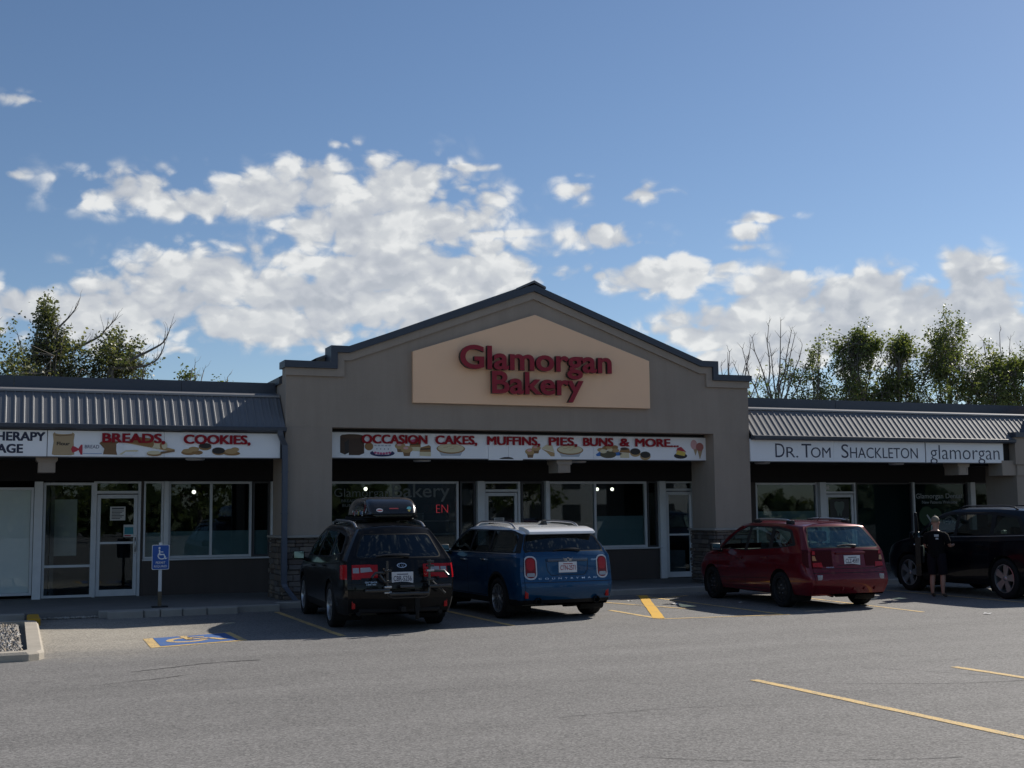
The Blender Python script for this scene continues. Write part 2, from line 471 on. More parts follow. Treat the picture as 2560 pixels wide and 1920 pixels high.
# ------------------------------------------------------------------ lettering
def text_bm(s, weight=0.0, depth=0.004, space=1.0, res=4):
    """a word as geometry in the x-z plane facing -y, cap height 1 measured on H"""
    def mk(st):
        cu = bpy.data.curves.new('t', 'FONT'); cu.body = st; cu.size = 1.0; cu.extrude = 0.0
        cu.offset = weight; cu.space_character = space; cu.resolution_u = res
        o = bpy.data.objects.new('t', cu); COL.objects.link(o)
        bpy.context.view_layer.update()
        dg = bpy.context.evaluated_depsgraph_get()
        me = bpy.data.meshes.new_from_object(o.evaluated_get(dg))
        bpy.data.objects.remove(o); bpy.data.curves.remove(cu)
        return me
    me = mk(s)
    bm = bmesh.new(); bm.from_mesh(me); bpy.data.meshes.remove(me)
    return bm
def add_text(bm, s, x0, x1, z0, z1, y, depth=0.004, weight=0.0, space=1.0, mi=0, mside=None, cap=None, M=None, res=4, mult=()):
    """fit word s in the box; cap = letters that give the height (baseline z0 to top z1)"""
    t = text_bm(s, weight, depth, space, res)
    xs = [v.co.x for v in t.verts]
    if cap:
        h = text_bm(cap, weight); ys = [v.co.y for v in h.verts]; h.free()
    else:
        ys = [v.co.y for v in t.verts]
    sx = (x1 - x0) / (max(xs) - min(xs)); sz = (z1 - z0) / (max(ys) - min(ys)); bx = min(xs); by = min(ys)
    for v in t.verts: v.co = Vector((x0 + (v.co.x - bx) * sx, y, z0 + (v.co.y - by) * sz))
    bmesh.ops.recalc_face_normals(t, faces=t.faces[:])
    for f in t.faces:
        if f.normal.y > 0: f.normal_flip()
    front = t.faces[:]
    if depth:
        r = bmesh.ops.extrude_face_region(t, geom=front)
        bmesh.ops.translate(t, verts=[g for g in r['geom'] if isinstance(g, bmesh.types.BMVert)], vec=(0, -depth, 0))
        t.normal_update()
    for f in t.faces:
        f.material_index = mi if (mside is None or abs(f.normal.y) > 0.7) else mside
    if mult:
        for i_, (dx, dz) in enumerate(mult):
            merge(bm, t.copy(), (M or Matrix()) @ Matrix.Translation((dx, -.0004 * (i_ + 1), dz)))
    merge(bm, t, M)
class Pic:
    """flat painted picture: polygons in (x, z) stacked as thin sheets in front of y"""
    def __init__(s, y, step=0.0012): s.bm = bmesh.new(); s.y = y; s.k = 0; s.step = step; s.m = []
    def poly(s, pts, m):
        if m not in s.m: s.m.append(m)
        s.k += 1; y = s.y - s.k * s.step
        n = len(pts)
        if sum(pts[i][0] * pts[(i + 1) % n][1] - pts[(i + 1) % n][0] * pts[i][1] for i in range(n)) < 0: pts = pts[::-1]
        f = s.bm.faces.new([s.bm.verts.new((x, y, z)) for x, z in pts]); f.material_index = s.m.index(m)
        return s
    def text(s, st, x0, x1, z0, z1, m, weight=0.02):
        if m not in s.m: s.m.append(m)
        s.k += 1; add_text(s.bm, st, x0, x1, z0, z1, s.y - s.k * s.step, 0.0, weight, mi=s.m.index(m))
        return s
    def build(s, name, parent): return finish(name, s.bm, s.m, parent)

# ------------------------------------------------------------------ shared materials
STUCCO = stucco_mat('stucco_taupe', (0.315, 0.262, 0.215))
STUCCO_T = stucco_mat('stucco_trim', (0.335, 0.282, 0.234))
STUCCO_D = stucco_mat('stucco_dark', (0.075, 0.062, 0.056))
ROOFM = mat('roof_metal_bluegrey', (0.122, 0.130, 0.146), 0.62, 0.0, var=0.10, vscale=3)
FASCIA = mat('fascia_dark_blue', (0.045, 0.055, 0.075), 0.42, 0.1, var=0.12, vscale=2)
FLASH = mat('flashing_grey', (0.24, 0.24, 0.25), 0.45, 0.3, var=0.1)
DOWN = mat('downspout_slate', (0.075, 0.088, 0.115), 0.5, 0.1, var=0.15, vscale=4)
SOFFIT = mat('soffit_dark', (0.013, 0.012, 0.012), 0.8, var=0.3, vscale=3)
FRAME = mat('frame_aluminium', (0.58, 0.60, 0.62), 0.45, 0.1, var=0.14, vscale=5)
FRAME_D = mat('frame_dark', (0.06, 0.06, 0.065), 0.5, var=0.1)
POSTW = mat('post_white', (0.70, 0.72, 0.73), 0.55, var=0.16, vscale=4)
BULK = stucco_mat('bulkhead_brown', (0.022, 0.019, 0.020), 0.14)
SIGNW = mat('sign_white', (0.86, 0.87, 0.89), 0.35, var=0.05, vscale=1.5)
SIGNE = mat('sign_edge', (0.14, 0.14, 0.15), 0.5)
RED = mat('letter_red', (0.30, 0.008, 0.018), 0.6, spec=.25)
MAROON = mat('letter_maroon', (0.27, 0.015, 0.030), 0.45, spec=.3)
BLACK = mat('black_trim', (0.012, 0.012, 0.013), 0.5)
NAVY = mat('letter_navy', (0.012, 0.016, 0.05), 0.4)
PANEL = mat('sign_panel_tan', (0.90, 0.58, 0.365), 0.6, var=0.05, vscale=1.2)
STONE = island_mat('ledge_stone', [(0.06, 0.05, 0.045), (0.13, 0.105, 0.085), (0.10, 0.095, 0.095), (0.19, 0.155, 0.12), (0.08, 0.06, 0.05), (0.15, 0.14, 0.135)])
MORTAR = mat('mortar_dark', (0.045, 0.04, 0.036), 0.95)
CONC = mat('concrete', (0.30, 0.285, 0.26), 0.9, var=0.28, vscale=2.2, bump=0.25, bscale=60)
CONC_D = mat('concrete_walk', (0.17, 0.165, 0.16), 0.9, var=0.25, vscale=1.4, bump=0.2, bscale=50)
GLASS = glass_mat('shop_glass', (0.72, 0.80, 0.80), 0.85, 0.015)
GLASS_D = glass_mat('dark_glass', (0.55, 0.66, 0.66), 0.8, 0.015, .45)
GLASS_C = glass_mat('shop_glass_clear', (0.95, 0.97, 0.97), 0.95, 0.015)
FILM = mat('frosted_film', (0.44, 0.54, 0.57), 0.55, spec=0.35)
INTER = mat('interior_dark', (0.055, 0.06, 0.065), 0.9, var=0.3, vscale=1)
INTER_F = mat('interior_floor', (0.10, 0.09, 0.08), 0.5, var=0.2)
BLIND = mat('blind_white', (0.82, 0.85, 0.83), 0.8, var=0.05)
PAPER = mat('paper', (0.62, 0.61, 0.58), 0.8)
INK = mat('ink', (0.10, 0.10, 0.11), 0.8)
TEAL = mat('notice_teal', (0.05, 0.25, 0.30), 0.7)
CHROME = mat('chrome', (0.62, 0.63, 0.65), 0.16, 1.0)
SATIN = mat('satin_metal', (0.42, 0.43, 0.45), 0.34, 0.9)
BULB = mat('bulb_lit', (1, 0.95, 0.85), 0.5, emit=(1.0, 0.90, 0.72), estr=4.5)
NEON = mat('neon_red', (0.6, 0.02, 0.03), 0.5, emit=(1.0, 0.06, 0.08), estr=0.5)
NEON_OFF = mat('neon_unlit', (0.16, 0.03, 0.035), 0.4)

YF, YS = 23.9, 26.6          # gable front, storefront glass line
ZW = 0.12                    # pavement level

# ------------------------------------------------------------------ ground
asphalt_mat()
bm = bmesh.new()
vs = [bm.verts.new(p) for p in ((-400, -400, 0), (400, -400, 0), (400, 500, 0), (-400, 500, 0))]
bm.faces.new(vs)
tag(finish('parking_lot', bm, MATS['asphalt']), kind='structure')
bm = bmesh.new()
box(bm, -30, 4.75, 22.75, 34, -0.05, ZW)
box(bm, 4.75, 46, 23.35, 34, -0.05, ZW - 0.012)
tag(finish('sidewalk', bm, CONC_D), kind='structure')
bm = bmesh.new()
def kerb_run(pts, w, h, jit=0.004, step=0.45):
    rnd = random.Random(3)
    for (x0, y0), (x1, y1) in zip(pts[:-1], pts[1:]):
        L = sqrt((x1 - x0) ** 2 + (y1 - y0) ** 2); n = max(1, int(L / 3.0)); d = Vector(((x1 - x0) / L, (y1 - y0) / L, 0)); nn = Vector((-d.y, d.x, 0))
        for i in range(n):
            a = L * i / n + 0.004; b = L * (i + 1) / n - 0.004
            M = Matrix.Translation((x0 + d.x * a, y0 + d.y * a, 0)) @ Matrix(((d.x, nn.x, 0, 0), (d.y, nn.y, 0, 0), (0, 0, 1, 0), (0, 0, 0, 1)))
            bevel_box(bm, 0, b - a, 0, w, -0.03, h + rnd.uniform(-jit, jit), 0.018, M=M)
kerb_run([(4.76, 23.20), (46, 23.20)], 0.148, 0.118)
kerb_run([(1.6, 22.60), (4.74, 22.60)], 0.148, 0.125)
kerb_run([(-30, 22.60), (0.42, 22.60)], 0.148, 0.125)
tag(finish('kerb', bm, CONC), kind='structure')
# broken low lip of the ramp between the yellow kerb end and the bumper
bm = bmesh.new(); rnd = random.Random(8)
for i in range(26):
    x = 0.66 + i * 0.037 + rnd.uniform(-.01, .01); s = rnd.uniform(.015, .05)
    t = bmesh.new(); bmesh.ops.create_icosphere(t, subdivisions=1, radius=1)
    for v in t.verts: v.co *= rnd.uniform(.7, 1.2)
    merge(bm, t, Matrix.Translation((x, 22.72 + rnd.uniform(-.05, .04), .02)) @ Matrix.Diagonal((s, s * .8, s * .6, 1)))
tag(finish('kerb_rubble', bm, CONC), kind='stuff')

# planted island at the left edge: kerb ring with gravel inside
ISL = thing('traffic_island', 'kerbed concrete island filled with gravel at the left edge of the lot', 'traffic island', (-2.5, 18.8, 0))
bm = bmesh.new()
outer = [(-7, 16.28), (0.36, 16.28), (0.48, 16.36), (0.54, 16.50), (0.59, 21.05), (0.56, 21.25), (0.45, 21.34), (-7, 21.34)]
inner = [(-7, 16.50), (0.26, 16.50), (0.32, 16.55), (0.35, 16.62), (0.39, 21.02), (0.38, 21.08), (0.34, 21.12), (-7, 21.12)]
def ring_kerb(bm, outer, inner, h, ox, oy):
    o0 = [bm.verts.new((x - ox, y - oy, -.02)) for x, y in outer]
    oc = Vector((-3, 18.8))
    o1 = [bm.verts.new((x - ox, y - oy, h - .03)) for x, y in outer]
    o2 = [bm.verts.new((x - ox + (.03 if x < -6 else -.03 * (1 if x > -2 else 0)), y - oy + (.03 if y < 18 else -.03), h)) for x, y in outer]
    i2 = [bm.verts.new((x - ox, y - oy, h)) for x, y in inner]; i0 = [bm.verts.new((x - ox, y - oy, -.02)) for x, y in inner]
    n = len(outer)
    for A, B in ((o0, o1), (o1, o2), (o2, i2), (i2, i0)):
        for k in range(n): bm.faces.new((A[k], A[(k + 1) % n], B[(k + 1) % n], B[k]))
    bmesh.ops.recalc_face_normals(bm, faces=bm.faces[:])
ring_kerb(bm, outer, inner, 0.11, -2.5, 18.8)
KERBL = mat('kerb_sunbleached', (0.37, 0.335, 0.28), 0.9, var=0.25, vscale=3, bump=0.3, bscale=50)
tag(finish('kerb', bm, KERBL, ISL))
bm = bmesh.new(); rnd = random.Random(5)
gx0, gx1, gy0, gy1 = -1.6, 0.28, 16.60, 21.03
v = [bm.verts.new(p) for p in ((-7 + 2.5, gy0 - 18.8, .06), (.30 + 2.5, gy0 - 18.8, .06), (.30 + 2.5, gy1 - 18.8, .06), (-7 + 2.5, gy1 - 18.8, .06))]
bm.faces.new(v)
for i in range(5200):
    x = rnd.uniform(gx0, gx1); y = rnd.uniform(gy0, gy1); s = rnd.uniform(.018, .042)
    c = Vector((x + 2.5, y - 18.8, .06 + s * .3)); q = [Vector((rnd.uniform(.6, 1.3) * a, rnd.uniform(.6, 1.3) * b, rnd.uniform(.5, 1.) * d)) * s for a, b, d in ((1, 0, 0), (-1, 0, 0), (0, 1, 0), (0, -1, 0), (0, 0, 1))]
    p = [bm.verts.new(c + e) for e in q]
    for a, b in ((0, 2), (2, 1), (1, 3), (3, 0)): bm.faces.new((p[a], p[b], p[4]))
GRAVEL = island_mat('gravel_stones', [(0.05, 0.05, 0.05), (0.20, 0.19, 0.18), (0.36, 0.34, 0.31), (0.10, 0.09, 0.08), (0.30, 0.24, 0.17), (0.5, 0.49, 0.47)], bump=0)
tag(finish('gravel', bm, GRAVEL, ISL), kind='stuff')
bm = bmesh.new()
bevel_box(bm, 0.45, 0.64, 21.52, 22.58, -.02, 0.115, 0.025)
YEL = paint_line_mat('kerb_yellow', (0.50, 0.27, 0.012), 0.66)
tag(finish('kerb_end', bm, YEL), 'yellow painted kerb end beside the gravel island', 'kerb')
# concrete wheel bumper of pieces
bm = bmesh.new(); rnd = random.Random(4)
xs = [1.72, 2.32, 2.60, 2.98, 3.40, 3.95]
for a, b in zip(xs[:-1], xs[1:]):
    bevel_box(bm, a + .006, b - .006, 22.30 + (a - 1.7) * .06, 22.52 + (a - 1.7) * .06, -.02, 0.13 + rnd.uniform(-.006, .006), 0.02)
tag(finish('wheel_stop', bm, CONC), 'low grey concrete wheel stop of cracked pieces in front of the blue permit sign', 'wheel stop')

# painted lines (each a thin sheet on the asphalt)
LINE = paint_line_mat('line_yellow', (0.62, 0.43, 0.17), 0.60)
LINE_T = paint_line_mat('line_yellow_thick', (0.66, 0.38, 0.04), 0.68)
def line(p, q, wd, m=LINE, z=0.004):
    bm = bmesh.new(); p = Vector((*p, z)); q = Vector((*q, z)); d = (q - p).normalized(); n = Vector((-d.y, d.x, 0)) * wd / 2
    N = 24; A = []; rnd = random.Random(int(p.x * 97 + p.y * 13))
    for i in range(N + 1):
        c = p.lerp(q, i / N) + n.normalized() * rnd.uniform(-.006, .006)
        A.append((bm.verts.new(c - n), bm.verts.new(c + n)))
    for (a, b), (c, e) in zip(A[:-1], A[1:]): bm.faces.new((a, c, e, b))
    bmesh.ops.recalc_face_normals(bm, faces=bm.faces[:])
    return tag(finish('parking_line', bm, m), kind='structure')
line((4.63, 22.40), (4.56, 17.45), .10)
line((7.42, 22.9), (7.32, 17.80), .10)
line((10.60, 22.0), (11.36, 19.15), .10, z=.0050)
line((9.97, 19.75), (9.88, 17.80), .10, z=.0045)
line((9.84, 17.74), (12.15, 17.45), .08)
line((12.20, 22.9), (12.06, 17.55), .10, z=.0045)
line((12.30, 21.93), (13.07, 22.35), .08, z=.0055)
line((14.90, 22.5), (14.33, 16.75), .09)
line((7.16, 10.95), (7.16, 2.0), .105)
line((9.67, 10.86), (9.72, 2.0), .105)
line((17.6, 23.0), (17.3, 17.2), .09)
line((12.30, 22.85), (9.90, 17.84), .19, LINE_T, z=.0065)
# wheelchair bay mark: blue field, yellow ends, white-yellow figure
HB = paint_line_mat('bay_blue', (0.045, 0.12, 0.32), 0.66)
bm = bmesh.new()
def sheet(bm, pts, z, mi=0):
    f = bm.faces.new([bm.verts.new((x, y, z)) for x, y in pts]); f.material_index = mi
    if f.normal.z < 0: f.normal_flip()
sheet(bm, [(1.91, 18.44), (1.88, 17.12), (3.22, 17.53), (3.21, 18.89)], .004, 0)
sheet(bm, [(2.05, 18.45), (2.02, 17.27), (3.11, 17.60), (3.11, 18.76)], .007, 1)
C0 = Vector((2.0, 17.25)); U = Vector((1.1, .33)); V_ = Vector((.02, 1.18))
def hp(u, v): p = C0 + U * u + V_ * v; return (p.x, p.y)
arc = [hp(.42 + .28 * cos(a), .50 + .30 * sin(a)) for a in [radians(100 + i * 14) for i in range(18)]]
arc2 = [hp(.42 + .19 * cos(a), .50 + .20 * sin(a)) for a in [radians(100 + i * 14) for i in range(18)]]
for i in range(17):
    sheet(bm, [arc[i], arc[i + 1], arc2[i + 1], arc2[i]], .0095, 0)
for q in ([(.36, .95), (.46, .95), (.50, .5), (.40, .5)], [(.42, .56), (.70, .56), (.70, .46), (.42, .46)], [(.66, .52), (.75, .52), (.90, .2), (.80, .2)], [(.44, .75), (.66, .75), (.66, .68), (.44, .68)]):
    sheet(bm, [hp(*c) for c in q], .0120, 0)
bmesh.ops.recalc_face_normals(bm, faces=bm.faces[:])
for f in bm.faces:
    if f.normal.z < 0: f.normal_flip()
tag(finish('wheelchair_bay_mark', bm, [LINE, HB]), kind='structure')
# cracks: thin ragged dark strips
CRK = mat('crack_dark', (0.060, 0.059, 0.058), 0.95)
def crack(pts, seed, wd=.008):
    bm = bmesh.new(); rnd = random.Random(seed); P = []
    for (a, b) in zip(pts[:-1], pts[1:]):
        n = max(4, int((Vector(b) - Vector(a)).length / .07))
        for i in range(n): P.append(Vector((*Vector(a).lerp(Vector(b), i / n), 0)))
    off = 0; rows = []
    for i, p in enumerate(P):
        off = off * .93 + rnd.gauss(0, .014); d = (P[min(i + 1, len(P) - 1)] - P[max(0, i - 1)]).normalized(); n = Vector((-d.y, d.x, 0))
        hw = wd * rnd.uniform(.15, .8); rows.append((p + n * (off - hw), p + n * (off + hw)))
    q = [(bm.verts.new((a.x, a.y, .0035)), bm.verts.new((b.x, b.y, .0035))) for a, b in rows]
    for (a, b), (c, e) in zip(q[:-1], q[1:]): bm.faces.new((a, c, e, b))
    bmesh.ops.recalc_face_normals(bm, faces=bm.faces[:])
    tag(finish('asphalt_crack', bm, CRK), kind='structure')
crack([(4.2, 7.9), (4.9, 7.35), (5.6, 7.1), (6.3, 6.9)], 1)
crack([(6.9, 10.9), (7.9, 10.3), (8.8, 9.9), (9.8, 9.7), (11.2, 9.9)], 2, .010)
crack([(8.8, 11.2), (9.4, 10.4), (9.9, 9.75)], 3, .008)
crack([(4.4, 9.7), (5.6, 9.7), (6.7, 9.4)], 4, .007)
crack([(1.4, 14.6), (2.2, 15.0), (3.0, 15.1)], 6, .03)
crack([(0.9, 13.6), (2.0, 14.1)], 7, .02)
# paper litter
LIT = mat('litter_white', (0.72, 0.72, 0.70), 0.8)
for k, (x, y, wd, lb) in enumerate([(11.30, 21.5, .10, 'white scrap of litter nearest the kerb in the hatched zone'), (11.62, 20.35, .17, 'flat white paper scrap beside the long yellow hatch bar'),
                                (12.9, 20.1, .10, 'small white scrap lying in the shadow of the red car'), (14.95, 15.95, .14, 'white scrap of litter alone on the open sunlit asphalt')]):
    bm = bmesh.new(); M = Matrix.Translation((x, y, .008)) @ Matrix.Rotation(k * 1.1, 4, 'Z')
    pts = [(-.5, -.3, 0), (0, -.38, .12), (.5, -.25, .02), (.55, .2, .08), (.05, .33, .01), (-.45, .28, .1)]
    c = bm.verts.new(M @ Vector((0, 0, .05 * wd)))
    r = [bm.verts.new(M @ (Vector(p) * wd)) for p in pts]
    for i in range(6): bm.faces.new((c, r[i], r[(i + 1) % 6]))
    tag(finish('litter', bm, LIT), lb, 'litter', 'paper litter on the asphalt')

# ------------------------------------------------------------------ buildings
def poly_offset(pts, d):
    """inward (downward) offset of an open polyline in (x, z)"""
    out = []
    n = len(pts)
    for i in range(n):
        p = Vector(pts[i]); a = (p - Vector(pts[i - 1])).normalized() if i else None; b = (Vector(pts[i + 1]) - p).normalized() if i < n - 1 else None
        na = Vector((a.y, -a.x)) if a else None; nb = Vector((b.y, -b.x)) if b else None
        if na is None: q = p + nb * d
        elif nb is None: q = p + na * d
        else:
            m = (na + nb); m = m / m.length; q = p + m * d / max(.3, m.dot(na))
        out.append((q.x, q.y))
    return out
def band(bm, top, bot, y0, y1, mi=0):
    n = len(top)
    T0 = [bm.verts.new((x, y0, z)) for x, z in top]; B0 = [bm.verts.new((x, y0, z)) for x, z in bot]
    T1 = [bm.verts.new((x, y1, z)) for x, z in top]; B1 = [bm.verts.new((x, y1, z)) for x, z in bot]
    fs = []
    for i in range(n - 1):
        fs += [bm.faces.new((B0[i], B0[i + 1], T0[i + 1], T0[i])), bm.faces.new((T0[i], T0[i + 1], T1[i + 1], T1[i])), bm.faces.new((B1[i + 1], B1[i], T1[i], T1[i + 1])), bm.faces.new((B1[i], B1[i + 1], B0[i + 1], B0[i]))]
    fs += [bm.faces.new((B0[0], T0[0], T1[0], B1[0])), bm.faces.new((B0[-1], B1[-1], T1[-1], T0[-1]))]
    for f in fs: f.material_index = mi
    bmesh.ops.recalc_face_normals(bm, faces=fs)

def window(parent, x0, x1, z0, z1, fw=.045, mull=(), rails=(), gmat=None, fmat=None, name='window', y=YS, film=None, fd=.05):
    bm = bmesh.new(); fy0, fy1 = y - fd, y + fd
    box(bm, x0, x0 + fw, fy0, fy1, z0, z1); box(bm, x1 - fw, x1, fy0, fy1, z0, z1)
    box(bm, x0 + fw, x1 - fw, fy0 + .003, fy1, z0, z0 + fw); box(bm, x0 + fw, x1 - fw, fy0 + .003, fy1, z1 - fw, z1)
    for m_ in mull: box(bm, m_ - fw / 2, m_ + fw / 2, fy0 + .005, fy1 - .004, z0 + fw, z1 - fw)
    for r_ in rails: box(bm, x0 + fw, x1 - fw, fy0 + .006, fy1 - .005, r_ - fw / 2, r_ + fw / 2)
    f = finish(name, bm, fmat or FRAME, parent)
    bm = bmesh.new(); box(bm, x0 + fw * .6, x1 - fw * .6, y - .004, y + .004, z0 + fw * .6, z1 - fw * .6)
    finish('pane', bm, gmat or GLASS, f)
    if film:
        bm = bmesh.new(); box(bm, x0 + fw, x1 - fw, y + .008, y + .012, z0 + fw, film)
        finish('frosted_film', bm, FILM, f)
    return f
def door(parent, x0, x1, z1, ztr, handle='r', bars=(), gmat=None):
    """aluminium shop door with frame, transom light, glass leaf and pull"""
    y = YS; bm = bmesh.new()
    j = .055
    box(bm, x0 - j, x0, y - .06, y + .06, ZW, ztr); box(bm, x1, x1 + j, y - .06, y + .06, ZW, ztr)
    box(bm, x0, x1, y - .057, y + .06, z1 + .02, z1 + .075); box(bm, x0, x1, y - .057, y + .06, ztr - .04, ztr)
    fr = finish('door_frame', bm, FRAME, parent)
    bm = bmesh.new(); box(bm, x0, x1, y - .004, y + .004, z1 + .07, ztr - .03); finish('transom_pane', bm, GLASS, fr)
    bm = bmesh.new(); s = .075; z0 = ZW + .012; a, b = x0 + .006, x1 - .006
    bevel_box(bm, a, a + s, y - .035, y + .02, z0, z1, .006); bevel_box(bm, b - s, b, y - .035, y + .02, z0, z1, .006)
    box(bm, a + s, b - s, y - .032, y + .018, z0, z0 + .13); box(bm, a + s, b - s, y - .032, y + .018, z1 - s, z1)
    for q in bars: box(bm, a + s, b - s, y - .030, y + .016, q - .022, q + .022)
    d = finish('door', bm, FRAME, parent)
    bm = bmesh.new(); box(bm, a + s * .7, b - s * .7, y - .006, y + .002, z0 + .1, z1 - s * .7); finish('pane', bm, gmat or GLASS, d)
    hx = b - s * .5 if handle == 'r' else a + s * .5
    bm = bmesh.new(); tube(bm, [(hx, y - .035, 1.02), (hx, y - .085, 1.06), (hx, y - .09, 1.16), (hx, y - .085, 1.27), (hx, y - .035, 1.31)], .013, 8)
    bevel_box(bm, hx - .03, hx + .03, y - .042, y - .034, .98, 1.36, .004)
    finish('handle', bm, SATIN, d)
    return d
def mansard(parent, x0, x1, gx1=None):
    """ribbed metal roof apron with its flashing, fascia and gutter"""
    ye, ze, yt, zt = 23.80, 3.42, 24.40, 4.07
    bm = bmesh.new(); n = Vector((0, -(zt - ze), (yt - ye))).normalized()
    pitch = .155; nx = int((x1 - x0) / pitch); prof = []
    for i in range(nx + 1):
        x = x0 + i * pitch
        for dx, h in ((0, 0), (.014, .015), (.034, .015), (.048, 0), (.092, 0), (.098, .002), (.116, .002), (.122, 0)):
            if x + dx <= x1: prof.append((x + dx, h))
    prof.append((x1, 0))
    A = [bm.verts.new((x, ye + n.y * h, ze + n.z * h)) for x, h in prof]; B = [bm.verts.new((x, yt + n.y * h, zt + n.z * h)) for x, h in prof]
    for i in range(len(prof) - 1): bm.faces.new((A[i], A[i + 1], B[i + 1], B[i]))
    # closed ends of the ribs and a back sheet
    v = [bm.verts.new(p) for p in ((x0, ye + .01, ze - .02), (x1, ye + .01, ze - .02), (x1, yt + .02, zt - .02), (x0, yt + .02, zt - .02))]
    bm.faces.new(v[::-1])
    finish('ribbed_roof', bm, ROOFM, parent)
    bm = bmesh.new()
    prism_x(bm, [(yt - .045, zt - .012), (yt - .045, zt + .024), (yt + .36, zt + .105), (yt + .40, zt + .105), (yt + .40, zt - .012)], x0, x1)
    finish('flashing', bm, FLASH, parent)
    bm = bmesh.new()
    k = x0
    while k < x1 - .1:
        e = min(k + 3.05, x1)
        box(bm, k + .004, e - .004, yt + .35 + .004 * (int(k) % 2), yt + .48, zt + .05, 4.385); k = e
    finish('parapet_fascia', bm, FASCIA, parent)
    bm = bmesh.new()
    prism_x(bm, [(23.70, 3.425), (23.68, 3.415), (23.685, 3.35), (23.74, 3.325), (23.86, 3.325), (23.86, 3.41), (23.82, 3.41), (23.82, 3.345), (23.75, 3.345), (23.71, 3.365)], x0, gx1 or x1)
    finish('gutter', bm, FASCIA, parent)
def corbel(parent, xc, z0, z1, y0=24.05):
    bm = bmesh.new(); h = z1 - z0
    box(bm, xc - .145, xc + .145, y0, y0 + .5, z0, z0 + h * .55)
    box(bm, xc - .165, xc + .165, y0 - .03, y0 + .5, z0 + h * .55, z0 + h * .62)
    box(bm, xc - .185, xc + .185, y0 - .02, y0 + .5, z0 + h * .62, z0 + h * .86)
    box(bm, xc - .205, xc + .205, y0 - .04, y0 + .5, z0 + h * .86, z1)
    for a, b, c, d in ((-.12, .12, .03, .05), (-.12, -.10, .05, h * .5), (.10, .12, .05, h * .5)): box(bm, xc + a, xc + b, y0 - .012, y0, z0 + c, z0 + d)
    finish('corbel', bm, STUCCO_T, parent)
def canopy_light(parent, x, y=25.2):
    bm = bmesh.new(); lathe(bm, [(.0, 2.835), (.16, 2.835), (.19, 2.85), (.19, 2.87)], 'z', 20, Matrix.Translation((x, y, 0)))
    finish('ceiling_light', bm, POSTW, parent)
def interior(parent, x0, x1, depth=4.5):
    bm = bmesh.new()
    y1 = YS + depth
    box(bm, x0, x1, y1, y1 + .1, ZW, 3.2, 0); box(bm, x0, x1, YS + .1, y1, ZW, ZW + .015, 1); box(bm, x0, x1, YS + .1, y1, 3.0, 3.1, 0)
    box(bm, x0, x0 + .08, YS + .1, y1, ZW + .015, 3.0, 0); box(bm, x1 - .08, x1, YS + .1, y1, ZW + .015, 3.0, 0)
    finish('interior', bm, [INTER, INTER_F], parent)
def stone_base(parent, x0, x1, y0, y1, ztop, seed, faces):
    """courses of ledge stones round a pier: every stone its own block"""
    rnd = random.Random(seed); bm = bmesh.new()
    box(bm, x0 + .012, x1 - .012, y0 + .012, y1 - .012, 0.02, ztop - .002, 1)
    z = .02
    while z < ztop - .02:
        h = min(rnd.uniform(.055, .125), ztop - z)
        for fc in faces:
            a, b = (x0, x1) if fc == 'f' else (y0, y1)
            t = a + rnd.uniform(-.12, 0)
            while t < b:
                L = rnd.uniform(.14, .42); s, e = max(t, a) + .004, min(t + L, b) - .004
                if e - s > .03:
                    pr = rnd.uniform(.008, .055)
                    if fc == 'f': bevel_box(bm, s, e, y0 - pr, y0 + .03, z + .004, z + h - .004, .010, 0, 1)
                    elif fc == 'l': bevel_box(bm, x0 - pr, x0 + .03, s, e, z + .004, z + h - .004, .010, 0, 1)
                    else: bevel_box(bm, x1 - .03, x1 + pr, s, e, z + .004, z + h - .004, .010, 0, 1)
                t += L
        z += h
    st = finish('stone_base', bm, [STONE, MORTAR], parent)
    bm = bmesh.new(); bevel_box(bm, x0 - .07, x1 + .07, y0 - .07, y1 + .05, ztop, ztop + .045, .008)
    finish('stone_cap', bm, CONC, parent)
    return st

# ---- left shop wing
LW = thing('shop_building', 'low shop wing left of the gable with ribbed metal roof apron and white framed windows', 'shop', (1.0, YS, 0))
LW.location = (0, 0, 0)
LX0, LX1 = -9.0, 5.06
mansard(LW, LX0, LX1)
bm = bmesh.new()
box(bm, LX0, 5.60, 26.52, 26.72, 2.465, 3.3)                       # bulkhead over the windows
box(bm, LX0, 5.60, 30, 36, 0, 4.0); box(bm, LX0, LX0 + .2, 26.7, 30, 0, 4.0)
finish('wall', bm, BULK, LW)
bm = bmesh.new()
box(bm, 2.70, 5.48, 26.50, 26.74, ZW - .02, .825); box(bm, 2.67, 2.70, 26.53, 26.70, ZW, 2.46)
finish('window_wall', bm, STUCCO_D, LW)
bm = bmesh.new(); box(bm, 2.70, 5.32, 26.44, 26.56, .828, .862); finish('sill', bm, FRAME, LW)
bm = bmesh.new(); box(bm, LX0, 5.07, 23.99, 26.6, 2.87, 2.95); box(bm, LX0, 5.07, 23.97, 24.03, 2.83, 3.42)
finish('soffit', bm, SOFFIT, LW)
bm = bmesh.new(); box(bm, LX0, 5.07, 24.56, 36, 3.95, 4.05); finish('flat_roof', bm, FASCIA, LW)
bm = bmesh.new()
box(bm, .605, .765, 26.47, 26.63, ZW, 2.45); finish('column', bm, POSTW, LW)
bm = bmesh.new(); box(bm, 3.115, 3.205, 26.46, 26.66, .862, 2.455); finish('column', bm, POSTW, LW)
bm = bmesh.new(); box(bm, 5.33, 5.46, 26.44, 26.66, ZW, 2.45); finish('column', bm, POSTW, LW)
corbel(LW, .745, 2.55, 2.90)
window(LW, -2.9, .595, .20, 2.335, .05, mull=(-1.1,), rails=(), gmat=GLASS_C)
